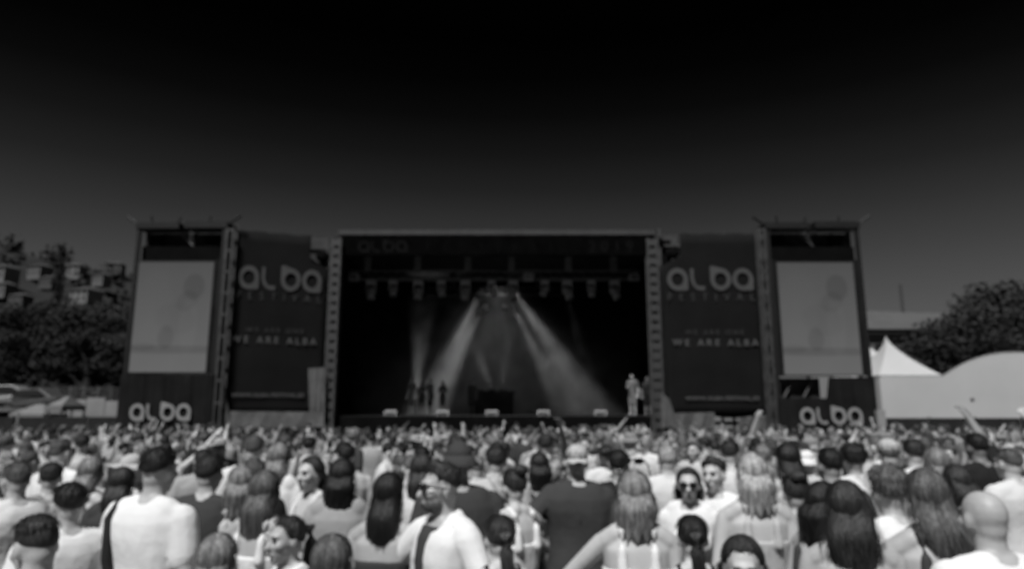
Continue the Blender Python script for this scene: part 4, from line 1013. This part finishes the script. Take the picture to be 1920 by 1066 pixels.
hero(1392, 1054, 2.4, 165, 'f', DD, 'tank', 1, 'bob', 'dark', 'print', 'dark haired woman looking down towards the camera at the bottom edge', pitch=-10)
hero(1538, 942, 3.3, -68, 'f', DD, 'tank', 1, 'bob', 'black', 'charcoal', 'dark haired woman in profile looking right at the dark wavy haired woman')
hero(1588, 950, 2.8, -14, 'f', DD, 'halter', 2, 'wavy', 'dark', 'pale', 'tanned woman with dark wavy hair over one shoulder seen from behind')
hero(1674, 922, 3.25, 6, 'm', DD, 'tee', 1, 'curly', 'brown', 'white', 'person in a white t-shirt with shaggy brown hair left of the long haired woman')
hero(1742, 928, 2.8, -10, 'f', DD, 'tank', 2, 'flow', 'brown', 'charcoal', 'woman with dark crown and long brown hair flowing to the right')
hero(132, 946, 3.3, 50, 'm', DD, 'tee', 2, 'short', 'black', 'white', 'black haired man turned left above the bottom left man')
hero(34, 900, 4.0, 60, 'm', ('bent', 'bent'), 'tee', 2, 'crop', 'brown', 'offwhite', 'man with close cropped hair in a white t-shirt at the left edge', wide=1.1)
hero(94, 896, 4.7, 30, 'm', DD, 'tee', 2, 'short', 'dark', 'mid', 'dark haired man between the cropped man at the left edge and the strap man')
hero(492, 920, 3.5, -12, 'f', DD, 'tank', 2, 'long', 'brown', 'white', 'woman with long brown hair and white top left of the woman looking left')
hero(520, 858, 4.9, -4, 'f', DD, 'tee', 1, 'long', 'lightbrown', 'white', 'woman with long light brown hair and a white t-shirt in the second row')
hero(474, 842, 5.6, 8, 'm', DD, 'tee', 1, 'short', 'brown', 'offwhite', 'slim person in an off white t-shirt behind the brown haired women')
hero(588, 886, 4.3, 150, 'f', DD, 'tank', 1, 'bob', 'dark', 'offwhite', 'smiling dark haired woman facing the camera left of the dark crowned woman')
hero(640, 893, 4.0, 4, 'f', DD, 'tee', 1, 'bob', 'black', 'light', 'woman with a big dark bob and a pale grey top seen from behind')
hero(968, 912, 3.9, 40, 'f', ('phone', 'down'), 'tank', 1, 'bun', 'dark', 'white', 'woman with looped up dark hair in a white top left of the cap man')
hero(930, 865, 4.9, 5, 'm', DD, 'tee', 1, 'short', 'dark', 'pale', 'man in a pale t-shirt behind the looped hair woman')
hero(1252, 862, 5.2, -8, 'm', DD, 'tee', 1, 'short', 'blonde', 'offwhite', 'fair haired man in a white t-shirt behind the woman in round sunglasses')
hero(1368, 850, 5.8, -30, 'm', ('bent', 'down'), 'tee', 1, 'short', 'dark', 'offwhite', 'white t-shirted man turned right behind the dark quiff man')
hero(1604, 862, 5.1, 0, 'm', DD, 'tee', 2, 'curly', 'black', 'offwhite', 'man with dark curly hair in a white t-shirt seen from behind')
hero(1668, 852, 5.0, -20, 'm', DD, 'tee', 1, 'crop', 'brown', 'pale', 'person in a pale cap left of the white t-shirt row at the right', hat='cap', hatcol='pale')
hero(1716, 850, 5.4, 0, 'm', DD, 'tee', 1, 'short', 'dark', 'offwhite', 'broad man in a white t-shirt above the flowing brown hair woman', wide=1.12)
hero(1800, 905, 3.9, 10, 'f', ('down', 'down'), 'tank', 3, 'bob', 'dark', 'charcoal', 'dark haired woman in a dark top left of the bald man')
hero(1836, 838, 5.6, 10, 'm', ('point', 'down'), 'tee', 4, 'short', 'black', 'black', 'dark clothed man with his arm thrust up towards the stage')
hero(1898, 868, 4.7, 12, 'm', ('raisedbent', 'down'), 'tee', 1, 'crop', 'brown', 'offwhite', 'man in a white t-shirt with a raised arm at the right edge')
hero(1480, 860, 4.6, 0, 'f', DD, 'tank', 2, 'long', 'black', 'pale', 'woman with long black hair right of the fair haired headband woman')
hero(1494, 925, 3.7, -10, 'f', ('bent', 'down'), 'tank', 2, 'bun', 'dark', 'darkprint', 'woman in a dark printed top with a dark bun right of the headband woman')
hero(225, 905, 4.3, 8, 'f', DD, 'tee', 2, 'long', 'dark', 'charcoal', 'long dark haired person in a dark top just left of the strap man')
hero(166, 885, 4.6, -10, 'f', DD, 'tank', 1, 'long', 'lightbrown', 'light', 'light haired woman in a light vest left of the strap man')
hero(452, 905, 4.0, 20, 'f', DD, 'tank', 1, 'bob', 'lightbrown', 'pale', 'light haired woman in a pale top just right of the dark t-shirt man')
hero(790, 880, 4.5, -6, 'f', DD, 'tee', 1, 'long', 'dark', 'offwhite', 'dark haired woman in a white t-shirt left of the bucket hat')
hero(1012, 872, 5.3, 6, 'f', DD, 'tank', 3, 'bob', 'black', 'darkprint', 'black haired woman in a dark printed top left of the broad cap man')
hero(1160, 872, 4.9, -12, 'm', DD, 'tee', 3, 'short', 'black', 'black', 'man in a black t-shirt right of the broad cap man')
hero(1560, 872, 4.4, 10, 'm', DD, 'tee', 3, 'short', 'black', 'charcoal', 'dark haired man in a dark t-shirt left of the curly haired man')
hero(1300, 1010, 2.9, -6, 'f', DD, 'tank', 1, 'pony', 'black', 'black', 'woman in black with a black ponytail between the tank top woman and the headband person')
hero(940, 1010, 2.9, 14, 'f', DD, 'tank', 1, 'pony', 'dark', 'black', 'short dark haired woman in black low beside the open white shirt')
hero(1760, 868, 4.6, 4, 'f', DD, 'tank', 1, 'straw' and 'long', 'lightbrown', 'light', 'light haired woman between the broad white t-shirt man and the arm thrust up')
# strap of the man's bag, and a beard
st = MB(); st.add(*tube([(-.155, -.02, 1.505), (-.135, -.118, 1.42), (-.10, -.150, 1.25), (-.04, -.152, 1.05), (.05, -.15, .92)], .022, 8)); st.add(*tube([(-.155, -.02, 1.505), (-.13, .10, 1.40), (-.02, .15, 1.15), (.05, .12, .92)], .022, 8))
link('strap', st.mesh('strap', CLOTH['black'], True), h3)

HMx = PROTO[('m', ('reach', 'out'), R(-12), 0, 1.0, 0)]['head']
bd_ = MB(); bd_.ball((0, .030, -.072), (.063, .062, .046), 16, 10); setmat(link('beard', bd_.mesh('beard', HAIR['dark'], True), h9, mw=HMx), HAIR['brown'])
us = MB(); us.loft([ering(z, w_, .034, 0, cy, 14) for z, w_, cy in ((1.04, .015, .095), (1.18, .03, .108), (1.32, .05, .118), (1.42, .058, .10), (1.47, .055, .075))]); link('chest_shade', us.mesh('chest_shade', CLOTH['charcoal'], True), h9)  # dark wedge in the open collar: chest shade built as a shape

# the rest of the crowd
rnd = random.Random(23)
VARM = [DD, DD, DD, ('raised', 'down'), ('halfup', 'halfup'), ('halfup', 'down'), ('phone', 'down'), ('bent', 'down'), ('point', 'down'), ('raisedbent', 'down'), ('head', 'head')]
HS_M = ['short', 'fade', 'crop', 'quiff', 'curly', 'crop', 'fade']; HS_F = ['long', 'bob', 'bob', 'wavy', 'pony', 'pony', 'bun', 'topbun']
HW = {'short': 'short', 'crop': 'cropped', 'quiff': 'swept up', 'curly': 'curly', 'long': 'long', 'bob': 'bobbed', 'wavy': 'wavy', 'pony': 'ponytailed', 'bun': 'tied up', 'verylong': 'very long', 'topbun': 'top-knotted'}
HC = {'black': 'black', 'dark': 'dark', 'brown': 'brown', 'lightbrown': 'light brown', 'blonde': 'fair', 'grey': 'grey'}
TW = {'white': 'white', 'offwhite': 'white', 'pale': 'pale', 'light': 'light grey', 'mid': 'grey', 'grey': 'dark grey', 'charcoal': 'charcoal', 'black': 'black', 'striped': 'striped', 'print': 'spotted', 'darkprint': 'dark patterned'}
AW = {DD: '', ('raised', 'down'): 'one arm up', ('raised', 'raised'): 'both arms up', ('vee', 'vee'): 'arms up in a V', ('phone', 'down'): 'one hand held up in front', ('bent', 'down'): 'one forearm bent', ('point', 'down'): 'one arm thrust forward', ('raisedbent', 'down'): 'one bent arm raised', ('head', 'head'): 'hands on head'}
ARMP = [p for p in ()]
def clothes(D):  # greyer with distance: fading light put into the cloth colours
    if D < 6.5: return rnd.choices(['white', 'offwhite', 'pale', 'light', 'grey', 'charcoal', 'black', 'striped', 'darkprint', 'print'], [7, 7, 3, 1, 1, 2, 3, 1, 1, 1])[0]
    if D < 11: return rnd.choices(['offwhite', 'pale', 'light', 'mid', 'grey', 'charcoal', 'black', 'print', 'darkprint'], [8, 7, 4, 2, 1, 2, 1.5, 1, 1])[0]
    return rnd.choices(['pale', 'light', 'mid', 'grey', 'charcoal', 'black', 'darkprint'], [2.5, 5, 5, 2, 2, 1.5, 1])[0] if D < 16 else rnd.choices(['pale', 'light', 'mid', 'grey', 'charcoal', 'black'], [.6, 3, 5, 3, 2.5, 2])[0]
spots = []; D = 5.0; row = 0
while D < 27.5:
    W = .84*D+1.0; sp_ = .60+.010*D; x = -W + rnd.uniform(0, sp_)
    while x < W:
        px, py = x+rnd.uniform(-.16, .16), D+rnd.uniform(-.25, .25)
        ok = all((px-a)**2*1.0+((py-b)*.8)**2 > .40**2 for a, b in TAKEN)
        if ok and rnd.random() < (.9 if D < 12 else .85): spots.append((px, py)); TAKEN.append((px, py))
        x += sp_*rnd.uniform(.85, 1.2)
    D += .80+.014*D; row += 1
spots.sort(key=lambda p: p[1])
NIND = 250
CROWD = []
ARMW = [18, 12, 12, .5, 3, 3, 4, 4, 2, 1, 1]; ARMF = [30, 18, 18, .4, 2.5, 3, 3, 2, 2, 1, 1]
for i, (x, y) in enumerate(spots):
    sex = rnd.choice('mf'); arms = rnd.choices(VARM, ARMW if y < 10 else ARMF)[0]; kind = rnd.choices(['tee', 'tank'], [5, 1] if sex == 'm' else [2, 3])[0]
    hs = rnd.choice(HS_M if sex == 'm' else HS_F); hc = rnd.choices(list(HAIR), [2, 4, 5, 4, 3, 1] if sex == 'f' else [3, 5, 5, 3, 1, 1])[0]
    if y < 10 and arms[0] in ('raised', 'raisedbent', 'halfup'): arms = ('bent', 'down')
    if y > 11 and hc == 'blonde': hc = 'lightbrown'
    if y > 15 and hc in ('lightbrown', 'grey'): hc = 'dark'  # far hair darkened too, in place of dimmer light
    hat = rnd.choices([None, 'cap', 'backcap', 'bucket', 'straw', 'headband'], [30, 2, 2, 1.5, 1, .7])[0]
    face = rnd.gauss(0, 34) if rnd.random() < .77 else rnd.choice([-1, 1])*rnd.uniform(60, 165)
    CROWD.append(dict(x=x, y=y, sex=sex, arms=arms, kind=kind, hs=hs, hc=hc, tc=clothes(y), hat=hat, hatc=rnd.choice(['white', 'pale', 'charcoal', 'mid', 'black']) if y < 8 else rnd.choice(['light', 'charcoal', 'mid', 'black']),  # far hats lose their whites for the same painted darkening
                      face=face, sc=(rnd.gauss(1.0, .035) if sex == 'm' else rnd.gauss(.94, .03)), skin=min(5, max(0, int(rnd.gauss(1.3 if y < 8 else 2.3 if y < 13 else 3.3, 1)))), mir=rnd.random() < .5, seed=rnd.randrange(3)))  # darker skin tones farther back, dimming painted as colour
def where(u):
    for lim, w in ((120, 'before left trees'), (240, 'left of left screen'), (400, 'below left screen'), (510, "under left banner's left half"), (625, "under left banner's right half"), (760, 'before left stage end'), (880, 'before stage left-centre'), (1000, 'before stage middle'),
                   (1110, 'before stage right-centre'), (1235, 'before right stage end'), (1340, "under right banner's left half"), (1445, "under right banner's right half"), (1640, 'below right screen'), (1765, 'below peaked tent')):
        if u < lim: return w
    return 'below arched tent'
def depth_word(y): return 'close' if y < 6.5 else 'midway' if y < 9 else 'far'
inds = CROWD[:NIND]
for c in inds:
    hz = gz(c['y']) + 1.63*c['sc']; c['u'], c['v'] = proj((c['x'], c['y'], hz))
    hw = {'short': 'short', 'crop': 'cropped', 'fade': 'faded', 'quiff': 'quiffed', 'curly': 'curly', 'long': 'long', 'bob': 'bobbed', 'wavy': 'wavy', 'pony': 'ponytailed', 'bun': 'bunned', 'verylong': 'longest', 'topbun': 'top-knotted'}[c['hs']]
    head = {'cap': 'cap', 'backcap': 'backwards cap', 'bucket': 'bucket hat', 'straw': 'straw hat', 'headband': 'headband', None: '%s %s hair' % (hw, HC[c['hc']])}[c['hat']]
    c['lab'] = 'person in %s %s, %s' % (TW[c['tc']], 'tee' if c['kind'] == 'tee' else 'vest', head)
    c['loc'] = depth_word(c['y']) + ' ' + where(c['u']); arm = {DD: '', ('raised', 'down'): 'arm up', ('halfup', 'halfup'): 'hands up', ('halfup', 'down'): 'hand up', ('phone', 'down'): 'hand forward', ('bent', 'down'): 'forearm bent', ('point', 'down'): 'arm forward', ('raisedbent', 'down'): 'bent arm up', ('head', 'head'): 'hands on head'}[c['arms']]
    if arm and len((c['lab']+' '+arm+' '+c['loc']).split()) <= 15: c['lab'] += ', '+arm
    c['lab'] += ','
from collections import defaultdict
dup = defaultdict(list)
for c in inds: dup[(c['lab'], c['loc'])].append(c)
for k, L in dup.items():
    L.sort(key=lambda c: c['u'])
    for i, c in enumerate(L): c['pre'] = '' if len(L) == 1 else ('left ', 'right ')[i] if len(L) == 2 else ('left ', 'middle ', 'right ')[i] if len(L) == 3 else NTH[i]+' '
POSE = {}
def proto_for(c):
    yaw, pitch = (0, 0) if c['arms'] != ('raisedbent', 'down') else (R(10), R(6))
    return P_(c['sex'], c['arms'], yaw, pitch, c['kind'])
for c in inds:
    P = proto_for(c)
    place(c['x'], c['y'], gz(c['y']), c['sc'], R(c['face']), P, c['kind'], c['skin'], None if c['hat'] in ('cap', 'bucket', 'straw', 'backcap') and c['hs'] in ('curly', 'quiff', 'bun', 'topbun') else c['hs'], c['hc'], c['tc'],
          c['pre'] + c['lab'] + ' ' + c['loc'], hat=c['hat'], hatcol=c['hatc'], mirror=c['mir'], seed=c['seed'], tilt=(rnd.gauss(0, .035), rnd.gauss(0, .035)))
# beyond the nearest few hundred: one far mass of people
def arr(me, dec=None):
    TMP.modifiers.clear(); old = TMP.data; TMP.data = me
    if dec: m = TMP.modifiers.new('d', 'DECIMATE'); m.ratio = dec
    dg = bpy.context.evaluated_depsgraph_get(); dg.update(); ev = TMP.evaluated_get(dg); e = ev.to_mesh(); e.calc_loop_triangles()
    V = np.empty(len(e.vertices)*3, 'f'); e.vertices.foreach_get('co', V); T = np.empty(len(e.loop_triangles)*3, 'i'); e.loop_triangles.foreach_get('vertices', T); ev.to_mesh_clear(); TMP.data = old
    return V.reshape(-1, 3).astype('f8'), T.reshape(-1, 3)
TONE = {k: v for k, v in (('white', .8), ('offwhite', .6), ('pale', .42), ('light', .3), ('mid', .2), ('grey', .12), ('charcoal', .045), ('black', .015), ('striped', .25), ('print', .25), ('darkprint', .06))}
HT = {'black': .010, 'dark': .024, 'brown': .085, 'lightbrown': .18, 'blonde': .33, 'grey': .13}; ST = [.50, .44, .37, .29, .19, .09]
LOW = {}
AV, AT, AC = [], [], []; off = 0
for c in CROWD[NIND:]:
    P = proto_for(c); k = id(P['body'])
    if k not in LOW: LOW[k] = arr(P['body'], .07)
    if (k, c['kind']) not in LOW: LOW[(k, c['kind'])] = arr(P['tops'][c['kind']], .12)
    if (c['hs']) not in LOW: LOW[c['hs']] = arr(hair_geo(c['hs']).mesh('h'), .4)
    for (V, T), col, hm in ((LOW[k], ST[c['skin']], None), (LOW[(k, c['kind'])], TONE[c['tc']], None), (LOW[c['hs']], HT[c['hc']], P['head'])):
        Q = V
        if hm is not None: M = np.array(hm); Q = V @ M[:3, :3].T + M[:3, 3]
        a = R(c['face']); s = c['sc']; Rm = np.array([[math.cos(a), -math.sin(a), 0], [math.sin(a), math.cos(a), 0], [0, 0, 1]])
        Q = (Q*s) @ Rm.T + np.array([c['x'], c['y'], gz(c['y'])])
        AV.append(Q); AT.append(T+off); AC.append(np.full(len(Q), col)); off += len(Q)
if AV:
    AV = np.concatenate(AV); AT = np.concatenate(AT); AC = np.concatenate(AC)
    me = bpy.data.meshes.new('distant_crowd'); me.vertices.add(len(AV)); me.vertices.foreach_set('co', AV.ravel().astype('f')); me.loops.add(AT.size); me.loops.foreach_set('vertex_index', AT.ravel().astype('i'))
    me.polygons.add(len(AT)); me.polygons.foreach_set('loop_start', np.arange(0, AT.size, 3, dtype='i')); me.update(calc_edges=True); me.polygons.foreach_set('use_smooth', [True]*len(AT))
    at_ = me.attributes.new('tone', 'FLOAT', 'POINT'); at_.data.foreach_set('value', AC.astype('f'))
    m = bpy.data.materials.new('crowd_colours'); m.use_nodes = True; n, l = m.node_tree.nodes, m.node_tree.links; a = n.new('ShaderNodeAttribute'); a.attribute_name = 'tone'
    l.new(a.outputs['Fac'], n['Principled BSDF'].inputs['Base Color']); n['Principled BSDF'].inputs['Roughness'].default_value = .8; me.materials.append(m)
    tag(link('distant_crowd', me), 'dense far part of the crowd packed up to the stage', None, kind='stuff')

# performers on the stage
def performer(u, Y, face, sex, arms, kind, skin, hs, hc, tc, label, bot, scale=1.0):
    P = P_(sex, arms, 0, 0, kind); p = at(u, 740, Y)
    return place(p.x, Y, zd, scale, R(face), P, kind, skin, hs, hc, tc, label, group='performers on the stage', botcol=bot)
performer(1186, 31.2, 150, 'm', ('bent', 'down'), 'tee', 1, 'short', 'brown', 'grey', 'performer in pale clothes standing at the right end of the stage', CLOTH['mid'], 1.05)
performer(1214, 32.2, 170, 'm', DD, 'tee', 4, 'short', 'black', 'black', 'dark clothed performer behind the pale one at the right end of the stage', CLOTH['black'], 1.02)
performer(884, 35.3, 180, 'm', ('phone', 'down'), 'tee', 2, 'short', 'dark', 'grey', 'thin performer standing left of the booth in the smoke', CLOTH['grey'], 1.0)
for i, u in enumerate((772, 791, 806, 830)):
    performer(u, 33.4+.25*(i % 2), 180+(-40, 15, 60, -25)[i], 'mf'[i % 2], (DD, ('bent', 'down'), DD, ('front', 'bent'))[i], 'tee', 5, ['short', 'long', 'crop', 'bob'][i], 'black', 'black', ('leftmost', 'second', 'third', 'rightmost')[i]+' of four dark performers at the left of the stage' + (' from the left' if i in (1, 2) else ''), CLOTH['black'], (1.03, .92, 1.0, .95)[i])
bpy.data.objects.remove(TMP)
print('CROWD', len(CROWD), 'TRIS', sum(len(m.polygons) for m in bpy.data.meshes))
